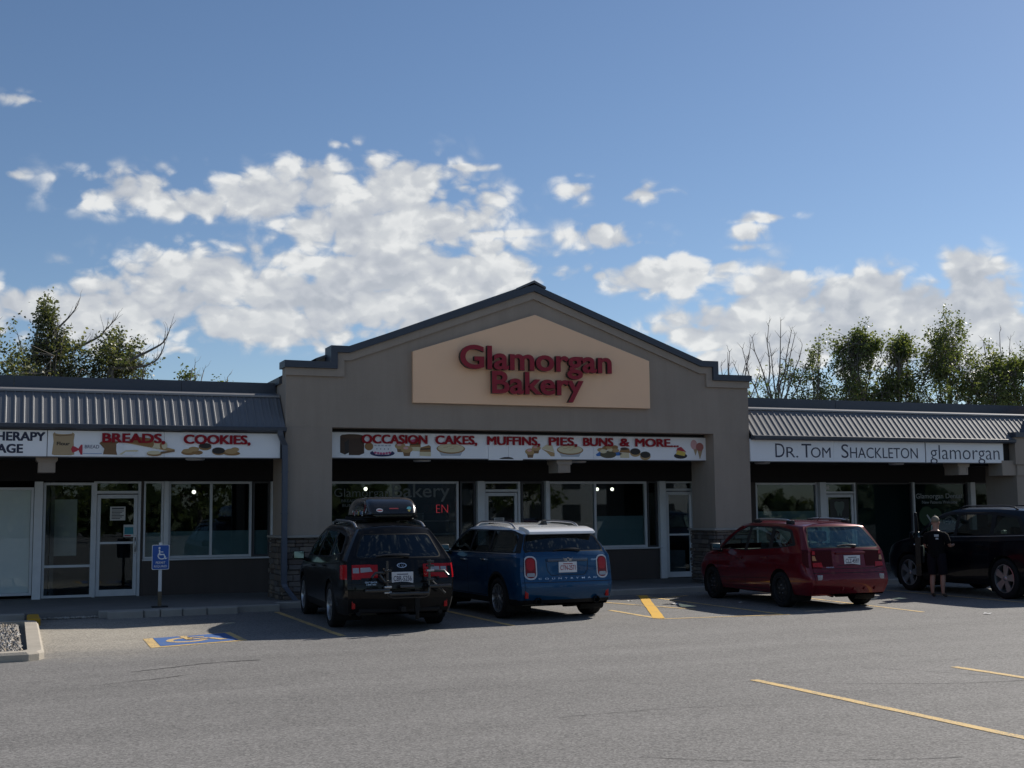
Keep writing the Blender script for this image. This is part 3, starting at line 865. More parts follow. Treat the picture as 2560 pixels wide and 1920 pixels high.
bm = bmesh.new(); box(bm, -2.85, .54, 26.655, 26.665, .25, 2.30); finish('blind', bm, BLIND, LW)
window(LW, .775, 1.74, ZW + .01, 2.43, .05, rails=(.755,), gmat=GLASS_C)
bm = bmesh.new(); box(bm, .85, 1.45, 27.1, 27.14, .95, 2.1); finish('blind', bm, mat('blind_grey', (.42, .46, .43), .8, var=.15), LW)
door(LW, 1.795, 2.605, 2.185, 2.455, 'r', bars=(1.205,))
window(LW, 2.715, 3.11, .866, 2.455, .04, gmat=GLASS, film=1.40)
window(LW, 3.21, 4.935, .866, 2.455, .05, mull=(4.085,), film=1.42)
window(LW, 4.955, 5.325, .866, 2.455, .04, fmat=FRAME_D, film=1.42)
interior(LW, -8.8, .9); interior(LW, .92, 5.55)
for x in (3.55, -2.2): canopy_light(LW, x)
# downspout at the joint with the gable pier
bm = bmesh.new()
def sq_pipe(bm, pts, w=.105, d=.08):
    rows = []
    for p in pts: rows.append([bm.verts.new((p[0] + a * w / 2, p[1] + b * d / 2, p[2])) for a, b in ((-1, -1), (1, -1), (1, 1), (-1, 1))])
    for r0, r1 in zip(rows[:-1], rows[1:]):
        for k in range(4): bm.faces.new((r0[k], r0[(k + 1) % 4], r1[(k + 1) % 4], r1[k]))
    bm.faces.new(rows[0][::-1]); bm.faces.new(rows[-1])
    bmesh.ops.recalc_face_normals(bm, faces=bm.faces[:])
sq_pipe(bm, [(4.93, 23.72, 3.36), (4.95, 23.73, 3.26), (5.045, 23.80, 3.08), (5.05, 23.80, 2.9), (5.05, 23.79, .42), (5.07, 23.76, .36), (5.17, 23.40, .16), (5.18, 23.36, .13)])
for z in (2.55, 1.75, .5): box(bm, 4.985, 5.115, 23.755, 23.845, z, z + .02)
finish('downspout', bm, DOWN, LW)

# ---- bakery with its stepped gable front
BK = thing('shop_building', 'taupe stucco bakery with tall stepped gable front and dark metal coping', 'shop')
TOP = [(5.08, 4.745), (5.955, 4.745), (5.955, 5.075), (6.32, 5.075), (10.37, 6.565), (14.46, 5.085), (14.87, 5.085), (14.87, 4.785), (15.70, 4.785)]
C1 = poly_offset(TOP, .135); C2 = poly_offset(TOP, .285)
bm = bmesh.new()
prism(bm, [(5.08, 3.45), (5.08, C1[0][1] + .02)] + [(x, z + .02) for x, z in C1[1:-1]] + [(15.70, C1[-1][1] + .02), (15.70, 3.45)], YF, YF + .35)
box(bm, 5.08, 6.01, YF, YF + 1.15, 1.33, 3.449); box(bm, 14.76, 15.70, YF, YF + 1.0, 1.33, 3.449)
box(bm, 5.08, 5.28, YF + .352, YF + 2.6, 3.451, 4.33); box(bm, 15.50, 15.70, YF + .352, YF + 2.6, 3.451, 4.33)
finish('gable_wall', bm, STUCCO, BK)
bm = bmesh.new()
T2 = [(5.06, C1[0][1])] + C1[1:-1] + [(15.72, C1[-1][1])]; B2 = [(5.06, C2[0][1])] + C2[1:-1] + [(15.72, C2[-1][1])]
band(bm, T2, B2, YF - .05, YF - .002)
finish('cornice_band', bm, STUCCO_T, BK)
bm = bmesh.new()
TT = [(5.03, TOP[0][1] + .004)] + TOP[1:-1] + [(15.75, TOP[-1][1] + .004)]; BB = [(5.03, C1[0][1] + .003)] + [(x, z + .003) for x, z in C1[1:-1]] + [(15.75, C1[-1][1] + .003)]
band(bm, TT, BB, YF - .11, YF + .40)
box(bm, 5.03, 5.33, YF + .402, YF + 2.6, 4.33, 4.46); box(bm, 15.45, 15.75, YF + .402, YF + 2.6, 4.33, 4.46)
finish('coping', bm, FASCIA, BK)
bm = bmesh.new()                                     # metal roof running back from the gable
rp = [(5.75, 4.86), (10.37, 6.63), (14.99, 4.86)]
for (a, b), (c, d) in zip(rp[:-1], rp[1:]):
    v = [bm.verts.new(p) for p in ((a, YF + .30, b), (c, YF + .30, d), (c, YF + 9, d), (a, YF + 9, b))]; bm.faces.new(v)
    v = [bm.verts.new(p) for p in ((a, YF + .30, b - .05), (c, YF + .30, d - .05), (c, YF + 9, d - .05), (a, YF + 9, b - .05))]; bm.faces.new(v[::-1])
    v = [bm.verts.new(p) for p in ((a, YF + .30, b - .05), (c, YF + .30, d - .05), (c, YF + .30, d), (a, YF + .30, b))]; bm.faces.new(v)
prism(bm, [(10.10, 6.535), (10.37, 6.66), (10.64, 6.535), (10.64, 6.49), (10.37, 6.61), (10.10, 6.49)], YF - .10, YF + .28)
finish('gable_roof', bm, ROOFM, BK)
bm = bmesh.new(); box(bm, 5.35, 15.4, YF + .36, 36, 4.2, 4.3); finish('flat_roof', bm, FASCIA, BK)
stone_base(BK, 5.05, 6.04, YF - .03, YF + 1.18, 1.29, 11, 'flr')
stone_base(BK, 14.73, 15.73, YF - .03, YF + 1.03, 1.29, 12, 'fl')
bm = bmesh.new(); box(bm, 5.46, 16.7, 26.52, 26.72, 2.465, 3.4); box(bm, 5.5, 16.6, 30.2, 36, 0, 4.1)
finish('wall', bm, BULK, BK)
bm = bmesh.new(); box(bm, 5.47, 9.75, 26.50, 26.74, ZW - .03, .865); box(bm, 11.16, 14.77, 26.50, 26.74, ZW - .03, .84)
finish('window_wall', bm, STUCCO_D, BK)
bm = bmesh.new(); box(bm, 6.0, 10.02, 26.44, 26.56, .868, .90); box(bm, 11.84, 14.82, 26.44, 26.56, .842, .872); finish('sill', bm, FRAME, BK)
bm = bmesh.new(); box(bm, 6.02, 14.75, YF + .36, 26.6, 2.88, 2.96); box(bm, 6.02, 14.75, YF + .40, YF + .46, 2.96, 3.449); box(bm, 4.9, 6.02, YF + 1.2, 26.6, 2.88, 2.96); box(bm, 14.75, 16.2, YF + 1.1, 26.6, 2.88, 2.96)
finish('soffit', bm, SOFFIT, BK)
window(BK, 5.49, 9.62, .90, 2.455, .05)
window(BK, 9.66, 10.03, .90, 2.455, .04, fmat=FRAME_D)
bm = bmesh.new(); box(bm, 10.05, 10.215, 26.45, 26.65, ZW, 2.46); finish('column', bm, POSTW, BK)
door(BK, 10.275, 11.085, 2.195, 2.45, 'l', bars=())
window(BK, 11.165, 11.745, ZW + .02, 2.455, .05, fmat=FRAME_D)
bm = bmesh.new(); box(bm, 11.755, 11.835, 26.45, 26.65, ZW, 2.46); finish('column', bm, POSTW, BK)
window(BK, 11.85, 14.47, .875, 2.455, .055, mull=(13.085,))
window(BK, 14.49, 14.765, .875, 2.455, .035, fmat=FRAME_D)
bm = bmesh.new(); box(bm, 14.78, 14.935, 26.45, 26.65, ZW, 2.46); finish('column', bm, POSTW, BK)
bm = bmesh.new(); box(bm, 13.12, 14.40, 26.625, 26.632, .93, 1.63); finish('frosted_film', bm, FILM, BK)
door(BK, 15.00, 15.735, 2.205, 2.455, 'r', bars=(1.16,))
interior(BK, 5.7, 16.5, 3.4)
corbel(BK, 11.26, 2.585, 2.90, 24.35)
for x in (8.3, 12.0): canopy_light(BK, x)
bm = bmesh.new()
lathe(bm, [(.0, -.02), (.05, -.02), (.10, .03), (.125, .10), (.125, .14), (.09, .16), (.09, .19), (.13, .21), (.13, .25), (.05, .27), (0, .27)], 'z', 18, Matrix.Translation((15.86, 26.40, 2.15)))
box(bm, 15.84, 15.88, 26.42, 26.54, 2.36, 2.40)
finish('wall_fixture', bm, FRAME_D, BK)  # dark bell-shaped fixture on the wall, gives no light
# shelves and counters seen through the bakery glass
SHELF = mat('shelf_pale', (.34, .33, .31), .7, var=.1)
bm = bmesh.new()
for z in (.62, .95, 1.25, 1.55): box(bm, 8.9, 9.75, 27.0, 27.5, z, z + .025)
for x in (8.9, 9.72): box(bm, x, x + .03, 27.0, 27.5, ZW + .02, 1.75)
finish('shelf_rack', bm, SHELF, BK)
bm = bmesh.new(); box(bm, 6.2, 8.4, 28.2, 28.9, ZW + .02, 1.15); box(bm, 6.2, 8.4, 28.3, 28.9, 1.15, 1.6)
for z in (1.28, 1.42): box(bm, 12.2, 14.2, 28.9, 29.3, z, z + .03)
finish('display_counter', bm, mat('counter_dark', (.11, .10, .09), .4, var=.2), BK)
bm = bmesh.new(); box(bm, 15.2, 15.45, 27.5, 28.0, ZW + .02, 2.2); box(bm, 15.2, 16.0, 27.4, 27.9, ZW + .02, .75)
finish('cabinet', bm, mat('cabinet_grey', (.22, .25, .28), .6, var=.1), BK)

# ---- right shop wing
RW = thing('shop_building', 'low dental shop wing right of the gable with sunlit ribbed metal roof apron', 'shop')
RX0, RX1 = 15.71, 33.0
mansard(RW, RX0, 25.6, 23.395)
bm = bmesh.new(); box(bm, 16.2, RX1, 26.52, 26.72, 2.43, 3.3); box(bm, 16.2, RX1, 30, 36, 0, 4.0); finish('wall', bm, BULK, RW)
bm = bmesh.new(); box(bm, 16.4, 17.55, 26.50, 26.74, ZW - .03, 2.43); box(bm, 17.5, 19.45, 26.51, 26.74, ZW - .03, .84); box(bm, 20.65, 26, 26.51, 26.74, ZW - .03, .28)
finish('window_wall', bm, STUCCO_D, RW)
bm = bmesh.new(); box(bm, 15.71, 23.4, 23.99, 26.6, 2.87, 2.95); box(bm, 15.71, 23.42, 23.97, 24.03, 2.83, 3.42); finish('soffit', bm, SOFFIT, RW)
bm = bmesh.new(); box(bm, 15.71, RX1, 24.56, 36, 3.95, 4.05); finish('flat_roof', bm, FASCIA, RW)
window(RW, 17.58, 19.46, .85, 2.42, .05, film=1.70)
bm = bmesh.new(); box(bm, 19.475, 19.66, 26.45, 26.66, ZW, 2.43); finish('column', bm, POSTW, RW)
door(RW, 19.72, 20.60, 2.12, 2.42, 'l')
window(RW, 20.67, 22.50, .29, 2.42, .04, gmat=GLASS_D, fmat=FRAME_D)
bm = bmesh.new(); box(bm, 22.505, 22.555, 26.50, 26.66, .28, 2.43); finish('column', bm, POSTW, RW)
window(RW, 22.56, 24.40, .29, 2.42, .04, gmat=GLASS_D, fmat=FRAME_D)
bm = bmesh.new(); box(bm, 24.42, 24.58, 26.45, 26.66, ZW, 2.43); finish('column', bm, POSTW, RW)
window(RW, 24.60, 26.2, .29, 2.42, .04, gmat=GLASS_D, fmat=FRAME_D)
interior(RW, 16.7, 26.3, 3.3)
bm = bmesh.new(); box(bm, 20.70, 22.47, YS + .03, YS + .04, .33, 2.38); box(bm, 22.60, 24.37, YS + .03, YS + .04, .33, 2.38)
finish('window_film', bm, mat('film_teal', (.085, .14, .15), .5), RW)
corbel(RW, 22.0, 2.55, 2.90)
for x in (16.9, 20.9): canopy_light(RW, x)
DW = mat('window_letter_grey', (.42, .45, .46), .6)
bm = bmesh.new(); yy = YS - .008
add_text(bm, 'Glamorgan Dental', 22.66, 24.22, 2.00, 2.13, yy, .002, .012, cap='l')
add_text(bm, 'New Patients Welcome', 22.86, 24.05, 1.86, 1.94, yy, .002, .004, cap='l')
add_text(bm, 'Sleep Apnea', 23.55, 24.16, 1.33, 1.41, yy, .002, .008, cap='l')
finish('window_lettering', bm, mat('window_letter_dim', (.34, .37, .38), .6), RW)
pc = Pic(YS - .006)
pc.poly(ell(23.0, 1.52, .26, .27), mat('leaf_disc', (.020, .055, .022), .7)).poly(ell(23.30, 1.50, .22, .24), MATS['leaf_disc'])
pc.poly([(23.12, .95), (23.18, .95), (23.17, 1.35), (23.30, 1.55), (23.27, 1.57), (23.15, 1.42), (23.02, 1.58), (22.99, 1.55), (23.12, 1.36)], DW)
pc.build('tree_emblem', RW)
pc = Pic(YS - .010)
pc.poly(rrect(19.86, 20.46, 1.35, 2.0, .02), mat('door_poster', (.010, .012, .014), .5))
pc.poly([(20.00, 1.90), (20.06, 1.94), (20.16, 1.92), (20.26, 1.94), (20.32, 1.90), (20.31, 1.78), (20.25, 1.68), (20.22, 1.56), (20.19, 1.56), (20.16, 1.66), (20.13, 1.56), (20.10, 1.56), (20.07, 1.68), (20.01, 1.78)], mat('tooth_green', (.10, .13, .11), .6))
pc.text('Glamorgan Dental', 19.90, 20.42, 1.46, 1.52, DW, .01)
pc.build('door_poster', RW)
# little suite plate over the door
pc = Pic(YS - .012); pc.poly(rrect(19.74, 19.86, 2.24, 2.34, .01), PAPER); pc.build('suite_plate', RW)

# ---- second gable at the right edge
G2 = thing('shop_building', 'second taupe gable front cut by the right edge of the photo', 'shop')
bm = bmesh.new()
TOP2 = [(23.43, 3.60), (23.78, 3.60), (24.9, 4.47), (29.5, 6.35), (34.1, 4.47)]
c1 = poly_offset(TOP2, .12)
prism(bm, [(23.43, 2.80), (23.43, c1[0][1] + .01)] + c1[1:-1] + [(34.1, c1[-1][1]), (34.1, 2.80)], YF - .13, YF + .3)
box(bm, 23.50, 24.45, YF - .06, YF + 1.0, ZW - .03, 2.799); box(bm, 33.2, 34.1, YF - .06, YF + 1.0, ZW - .03, 2.799)
finish('gable_wall', bm, STUCCO, G2)
bm = bmesh.new(); band(bm, [(23.40, 3.61)] + TOP2[1:-1] + [(34.12, TOP2[-1][1])], [(23.40, c1[0][1] + .004)] + [(x, z + .004) for x, z in c1[1:-1]] + [(34.12, c1[-1][1])], YF - .2, YF + .34); finish('coping', bm, FASCIA, G2)
bm = bmesh.new(); box(bm, 23.06, 23.499, YF - .05, YF + .42, 2.53, 2.90); box(bm, 23.5, 24.45, YF - .09, YF - .062, 2.53, 2.79); finish('beam_end', bm, STUCCO_T, G2)
bm = bmesh.new(); box(bm, 24.2, 33.3, YF + .32, 26.6, 2.85, 2.95); finish('soffit', bm, SOFFIT, G2)

# ------------------------------------------------------------------ signs
BROWN = mat('pic_brown', (.20, .11, .05), .6); DKBR = mat('pic_dark_brown', (.060, .032, .018), .6); TAN = mat('pic_tan', (.45, .29, .13), .6)
CREAM = mat('pic_cream', (.66, .58, .38), .6); SACK = mat('pic_sack', (.42, .31, .18), .6); CHOC = mat('pic_choc', (.020, .014, .012), .5)
PINK = mat('pic_pink', (.55, .10, .22), .6); LPINK = mat('pic_light_pink', (.66, .38, .38), .6); PWHITE = mat('pic_white', (.80, .81, .83), .5)
GREY = mat('pic_grey', (.45, .48, .52), .6); BLUE = mat('pic_blue', (.04, .16, .45), .6); REDD = mat('pic_red', (.45, .03, .05), .6)
CRUST = mat('pic_crust', (.30, .16, .055), .6); OLIVE = mat('pic_olive', (.09, .08, .045), .6); YELL = mat('pic_yellow', (.66, .50, .10), .6); ICE = mat('pic_icecream', (.42, .15, .13), .6)
DBLUE = mat('pic_navy', (.02, .02, .09), .6)

def sign_box(name, label, x0, x1, z0, z1, y, depth=.10, seams=()):
    t = thing(name, label, 'sign'); bm = bmesh.new()
    xs = [x0] + list(seams) + [x1]
    for a, b in zip(xs[:-1], xs[1:]):
        bevel_box(bm, a + .002, b - .002, y, y + depth, z0, z1, .004)
    finish('sign_face', bm, SIGNW, t)
    bm = bmesh.new(); box(bm, x0 - .012, x1 + .012, y + .012, y + depth + .02, z0 - .016, z0 - .001); box(bm, x0 - .012, x1 + .012, y + .012, y + depth + .02, z1 + .001, z1 + .016)
    box(bm, x1 + .001, x1 + .014, y + .012, y + depth + .02, z0 - .001, z1 + .001)
    finish('sign_frame', bm, SIGNE, t)
    return t
YL = 23.865
S1 = sign_box('fascia_sign', 'long white sign with red words BREADS, COOKIES and painted flour sack and loaves', .74, 4.97, 2.835, 3.305, YL, seams=(2.79,))
S0 = sign_box('fascia_sign', 'white sign end with navy words cut off by the left photo edge', -3.4, .73, 2.835, 3.305, YL)
yt = YL - .001
for s, a, b, z in (('THERAPY', -.27, .69, 3.115), ('MASSAGE', -.62, .32, 2.895)):
    bm = bmesh.new(); add_text(bm, s, a, b, z, z + .15, yt, .003, 0.0, cap='H', mult=[(a_, b_) for a_ in (-.009, .0, .009) for b_ in (-.005, .005)]); finish('lettering', bm, NAVY, S0)
yt = YL - .028
for s, a, b, z in (('BREADS,', 1.69, 2.79, 3.10), ('COOKIES,', 3.15, 4.38, 3.093)):
    bm = bmesh.new(); add_text(bm, s, a, b, z, z + .162, yt, .003, 0.0, cap='H', mult=[(a_, b_) for a_ in (-.013, -.005, .005, .013) for b_ in (-.005, .005)]); finish('lettering', bm, RED, S1)
p = Pic(YL - .001)
p.poly([(.815, 2.87), (.84, 3.10), (.825, 3.24), (.85, 3.27), (1.17, 3.27), (1.20, 3.24), (1.185, 3.12), (1.20, 2.87), (1.14, 2.855), (.86, 2.855)], SACK)
p.poly(ell(1.01, 3.262, .15, .022), PWHITE).poly([(.85, 3.232), (.95, 3.215), (1.05, 3.225), (1.17, 3.235), (1.165, 3.22), (1.05, 3.21), (.95, 3.20), (.86, 3.215)], BROWN)
p.text('Flour', .895, 1.12, 3.035, 3.10, CHOC, .03); p.build('flour_sack_picture', S1)
p = Pic(YL - .004)
p.poly([(1.14, 2.97), (1.17, 2.90), (1.24, 2.93), (1.27, 2.95), (1.31, 2.87), (1.34, 2.87), (1.34, 3.05), (1.31, 3.05), (1.27, 2.98), (1.22, 3.01), (1.17, 3.03)], REDD)
p.poly([(1.345, 2.875), (1.68, 2.875), (1.70, 2.95), (1.66, 3.06), (1.35, 3.07)], PWHITE).poly([(1.35, 2.895), (1.68, 2.895), (1.68, 2.887), (1.35, 2.887)], BLUE)
p.text('BREAD', 1.38, 1.63, 2.985, 3.045, DBLUE, .006)
p.poly([(1.63, 3.08), (1.66, 3.11), (1.95, 3.12), (2.0, 3.09), (2.0, 2.87), (1.70, 2.88), (1.72, 2.98)], BROWN)
p.poly([(1.93, 2.95), (1.93, 3.07), (1.97, 3.10), (2.04, 3.09), (2.06, 3.06), (2.06, 2.87), (1.95, 2.87)], PWHITE)
p.poly([(1.98, 2.88), (2.20, 2.87), (2.33, 2.95), (2.30, 2.965), (2.10, 2.955)], CREAM).poly([(2.02, 2.865), (2.24, 2.86), (2.32, 2.93), (2.10, 2.93)], PWHITE)
p.poly([(2.06, 3.10), (2.98, 2.93), (2.98, 2.98), (2.86, 3.01), (2.14, 3.12)], TAN).poly([(2.62, 2.92), (2.98, 2.97), (2.98, 2.94), (2.72, 2.89)], BROWN)
p.poly([(2.14, 3.15), (2.30, 3.21), (2.55, 3.18), (2.60, 3.06), (2.50, 3.02), (2.22, 3.09)], CRUST)
p.poly(ell(2.60, 3.07, .07, .075), CREAM).poly(ell(2.55, 3.085, .05, .075), CRUST).poly(ell(2.68, 3.06, .06, .072), CREAM).poly(ell(2.76, 3.05, .055, .07), CRUST).poly(ell(2.79, 3.05, .05, .066), CREAM)
p.poly(ell(2.61, 2.895, .135, .042), CRUST).poly(ell(2.60, 2.915, .125, .036), CREAM); p.build('bread_picture', S1)
p = Pic(YL - .001)
for cx, cz, rx, rz, m in ((3.24, 2.925, .14, .05, CRUST), (3.22, 2.955, .10, .04, TAN), (3.40, 2.925, .10, .04, CRUST), (3.33, 2.99, .10, .045, TAN), (3.54, 3.03, .12, .06, CRUST), (3.54, 3.055, .115, .05, CHOC), (3.80, 2.945, .13, .065, CRUST), (3.79, 2.965, .12, .062, CHOC), (4.04, 2.915, .16, .04, CRUST), (4.03, 2.955, .12, .05, TAN), (4.10, 2.99, .08, .04, TAN)):
    p.poly(ell(cx, cz, rx, rz), m)
p.build('cookie_picture', S1)

YB = 24.25
S2 = sign_box('fascia_sign', 'long white sign across the gable opening reading OCCASION CAKES, MUFFINS, PIES, BUNS & MORE', 6.0, 14.80, 2.868, 3.378, YB, seams=(9.46, 9.92, 11.93))
for s, a, b in (('OCCASION', 6.70, 8.10), ('CAKES,', 8.27, 9.20), ('MUFFINS,', 9.42, 10.64), ('PIES,', 10.84, 11.52), ('BUNS', 11.66, 12.40), ('&', 12.55, 12.80), ('MORE...', 12.94, 14.04)):
    bm = bmesh.new(); add_text(bm, s, a + .012, b - .012, 3.165, 3.335, YB - .030, .003, 0.0, cap='H', mult=[(a_, b_) for a_ in (-.013, -.005, .005, .013) for b_ in (-.005, .005)]); finish('lettering', bm, RED, S2)
bm = bmesh.new(); bevel_box(bm, 9.47, 10.25, YB + .004, YB + .05, 2.842, 2.870, .003); finish('sagging_edge', bm, SIGNW, S2)
p = Pic(YB - .001); p.poly([(9.70, 2.866), (9.74, 2.885), (9.82, 2.905), (9.92, 2.908), (10.0, 2.895), (10.04, 2.866)], BLACK); p.build('torn_edge', S2)
p = Pic(YB - .001)
p.poly(ell(6.52, 2.955, .33, .045), PWHITE)
p.poly([(6.26, 3.30), (6.30, 3.33), (6.50, 3.345), (6.70, 3.33), (6.76, 3.28), (6.76, 2.96), (6.66, 2.92), (6.44, 2.92), (6.44, 2.97), (6.36, 2.93), (6.26, 2.97)], DKBR)
p.poly(ell(6.51, 3.30, .245, .045), mat('pic_brown_top', (.085, .045, .024), .6)).poly([(6.44, 2.97), (6.36, 2.93), (6.35, 3.17), (6.44, 3.24)], CHOC)
p.build('chocolate_cake_picture', S2)
p = Pic(YB - .004)
p.poly(ell(6.86, 3.10, .09, .08), CRUST)
p.poly(ell(7.14, 2.965, .26, .07), DBLUE).poly([(6.95, 3.15), (7.33, 3.15), (7.34, 3.0), (7.28, 2.94), (7.0, 2.94), (6.94, 3.0)], PWHITE).poly(ell(7.14, 3.15, .19, .05), PWHITE)
for i in range(6): p.poly(ell(6.99 + i * .06, 2.975 - .015 * sin(i * pi / 5), .030, .022, 10), PINK)
for i in range(5): p.poly(ell(6.99 + i * .075, 3.12, .030, .014, 10), GREY)
for i in range(4): p.poly(ell(7.02 + i * .08, 3.05, .010, .012, 8), DBLUE)
p.build('iced_cake_picture', S2)
p = Pic(YB - .001)
def muffin(p, cx, cz, s=1):
    p.poly([(cx - .085 * s, cz + .02), (cx + .085 * s, cz + .02), (cx + .055 * s, cz - .10 * s), (cx - .055 * s, cz - .10 * s)], BROWN)
    p.poly(ell(cx, cz + .025 * s, .115 * s, .065 * s), TAN); p.poly(ell(cx - .02, cz + .05 * s, .05 * s, .025 * s), LPINK)
muffin(p, 7.52, 3.09); muffin(p, 7.66, 3.02, 1.1); p.build('muffin_picture', S2)
p = Pic(YB - .001)
for cx, cz in ((7.84, 3.12), (8.06, 3.02)):
    p.poly([(cx - .12, cz - .02), (cx + .12, cz), (cx + .12, cz - .11), (cx - .12, cz - .10)], CREAM)
    p.poly([(cx - .12, cz), (cx - .10, cz + .07), (cx + .08, cz + .12), (cx + .12, cz + .09), (cx + .12, cz - .02), (cx - .12, cz - .02)], CRUST)
    p.poly([(cx - .10, cz + .05), (cx + .11, cz + .06), (cx + .11, cz + .03), (cx - .11, cz + .02)], DKBR)
p.poly(ell(7.84, 3.225, .10, .035), PINK); p.build('square_cake_picture', S2)
def pie(cx, cz, s=1):
    p = Pic(YB - .001)
    p.poly([(cx - .27 * s, cz), (cx + .27 * s, cz), (cx + .20 * s, cz - .12 * s), (cx - .20 * s, cz - .12 * s)], GREY)
    p.poly(ell(cx, cz + .02, .30 * s, .10 * s), CRUST).poly(ell(cx, cz + .03, .275 * s, .085 * s), CREAM)
    for a, b in ((-.12, .05), (.02, .02), (.10, .06), (-.03, .075)): p.poly([(cx + a - .05, cz + b), (cx + a + .05, cz + b + .008), (cx + a + .05, cz + b), (cx + a - .05, cz + b - .008)], TAN)
    p.build('pie_picture', S2)
pie(8.62, 3.05, 1.05); pie(11.36, 3.05, 1.05)
p = Pic(YB - .001); muffin(p, 10.42, 3.0, 1.05); muffin(p, 10.56, 3.08, .9); p.build('muffin_picture', S2)
p = Pic(YB - .001); p.poly([(10.68, 3.10), (10.80, 3.18), (10.94, 3.17), (10.99, 3.02)], CREAM).poly([(10.68, 3.09), (10.99, 3.01), (10.99, 2.93), (10.90, 2.93), (10.80, 3.02)], TAN); p.build('pie_slice_picture', S2)
p = Pic(YB - .001)
p.poly([(11.98, 2.98), (12.1, 3.06), (12.5, 3.06), (12.62, 3.0), (12.56, 2.96), (12.0, 2.94)], BLUE).poly(ell(12.28, 2.98, .20, .08), OLIVE)
for cx, cz, m in ((12.10, 3.08, TAN), (12.22, 3.12, CRUST), (12.34, 3.09, CREAM), (12.44, 3.14, CRUST), (12.30, 3.15, TAN), (12.16, 3.05, CREAM), (12.46, 3.07, TAN)): p.poly(ell(cx, cz, .085, .045), m)
p.build('bun_basket_picture', S2)
p = Pic(YB - .001)
p.poly([(12.56, 3.02), (12.80, 3.02), (12.80, 2.91), (12.58, 2.91)], CREAM).poly([(12.55, 3.03), (12.60, 3.12), (12.80, 3.12), (12.83, 3.02)], CRUST).poly(ell(12.68, 3.11, .10, .03), DKBR)
for cx, cz in ((12.95, 3.04), (13.20, 2.97)): p.poly(ell(cx, cz - .02, .13, .085), TAN); p.poly(ell(cx, cz + .012, .128, .072), CHOC)
p.build('chocolate_puff_picture', S2)
p = Pic(YB - .001)
p.poly(ell(14.10, 2.965, .17, .065), CHOC).poly([(13.98, 3.0), (14.20, 2.96), (14.24, 3.04), (14.02, 3.10)], YELL).poly([(13.98, 3.05), (14.02, 3.14), (14.12, 3.17), (14.25, 3.05), (14.02, 3.09)], REDD)
p.build('cheesecake_picture', S2)
p = Pic(YB - .001)
p.poly([(14.42, 3.16), (14.55, 3.14), (14.49, 2.97)], SACK).poly([(14.53, 3.13), (14.68, 3.12), (14.60, 2.89)], SACK).poly(ell(14.45, 3.22, .085, .11), LPINK).poly(ell(14.60, 3.17, .10, .095), ICE)
p.build('ice_cream_picture', S2)

YR = 23.865
S3 = sign_box('fascia_sign', 'white sign with thin navy lettering DR. TOM SHACKLETON over the dental windows', 15.70, 20.675, 2.842, 3.348, YR, seams=(17.99,))
for s, a, b, h in (('D', 16.37, 16.62, .315), ('R.', 16.67, 16.99, .235), ('T', 17.09, 17.36, .315), ('OM', 17.35, 17.90, .235), ('S', 18.21, 18.41, .315), ('HACKLETON', 18.46, 20.45, .245)):
    bm = bmesh.new(); add_text(bm, s, a, b, 2.935, 2.935 + h, YR - .001, .004, -.004, cap='H'); finish('lettering', bm, NAVY, S3)
S4 = sign_box('fascia_sign', 'shorter white sign reading glamorgan in thin lower case letters at the far right', 20.705, 23.13, 2.842, 3.348, YR)
bm = bmesh.new(); add_text(bm, 'glamorgan', 20.83, 23.0, 2.925, 3.265, YR - .001, .004, -.010, cap='l')
finish('lettering', bm, NAVY, S4)

S5 = thing('gable_sign', 'tan five sided board with raised maroon letters Glamorgan Bakery on the gable', 'sign')
bm = bmesh.new(); t = bmesh.new(); prism(t, [(7.66, 3.975), (13.11, 3.975), (13.11, 5.025), (10.38, 5.915), (7.66, 5.025)], YF - .09, YF - .004); merge(bm, t)
finish('sign_board', bm, PANEL, S5)
ML = [MAROON, BLACK]
bm = bmesh.new(); add_text(bm, 'Glamorgan', 8.62, 12.10, 4.695, 5.185, YF - .16, .10, .022, cap='H', mi=0, mside=1, res=6); finish('lettering', bm, ML, S5)
bm = bmesh.new(); add_text(bm, 'Bakery', 9.32, 11.42, 4.195, 4.665, YF - .16, .10, .022, cap='H', mi=0, mside=1, res=6); finish('lettering', bm, ML, S5)

# faint painted lettering on the bakery window and the neon word
bm = bmesh.new(); WL = mat('window_letter_faint', (.17, .19, .19), .6)
add_text(bm, 'Glamorgan', 6.74, 8.0, 2.12, 2.30, YS - .007, .001, -.004, cap='H'); add_text(bm, 'Bakery', 8.06, 9.42, 2.10, 2.40, YS - .007, .001, .006, cap='H')
add_text(bm, 'BREAD', 6.90, 7.22, 2.00, 2.06, YS - .007, .001, 0, cap='H'); add_text(bm, 'BUNS', 6.92, 7.20, 1.90, 1.96, YS - .007, .001, 0, cap='H')
finish('window_lettering', bm, WL, BK)
N_ = thing('neon_sign', 'red neon OPEN sign with its last letters lit behind the bakery window', 'neon sign')
bm = bmesh.new(); add_text(bm, 'OP', 8.86, 9.10, 1.75, 1.93, 26.75, .008, -.022, cap='H'); finish('letter_tubes', bm, NEON_OFF, N_)
bm = bmesh.new(); add_text(bm, 'EN', 9.15, 9.43, 1.75, 1.93, 26.75, .008, -.024, cap='H'); finish('letter_tubes', bm, NEON, N_)
bm = bmesh.new(); box(bm, 8.82, 9.47, 26.765, 26.79, 1.71, 1.725); box(bm, 8.82, 9.47, 26.765, 26.79, 1.955, 1.97)
for x in (8.95, 9.35): tube(bm, [(x, 26.78, 1.97), (x, 26.78, 2.9)], .003, 5)
finish('mount', bm, BLACK, N_)

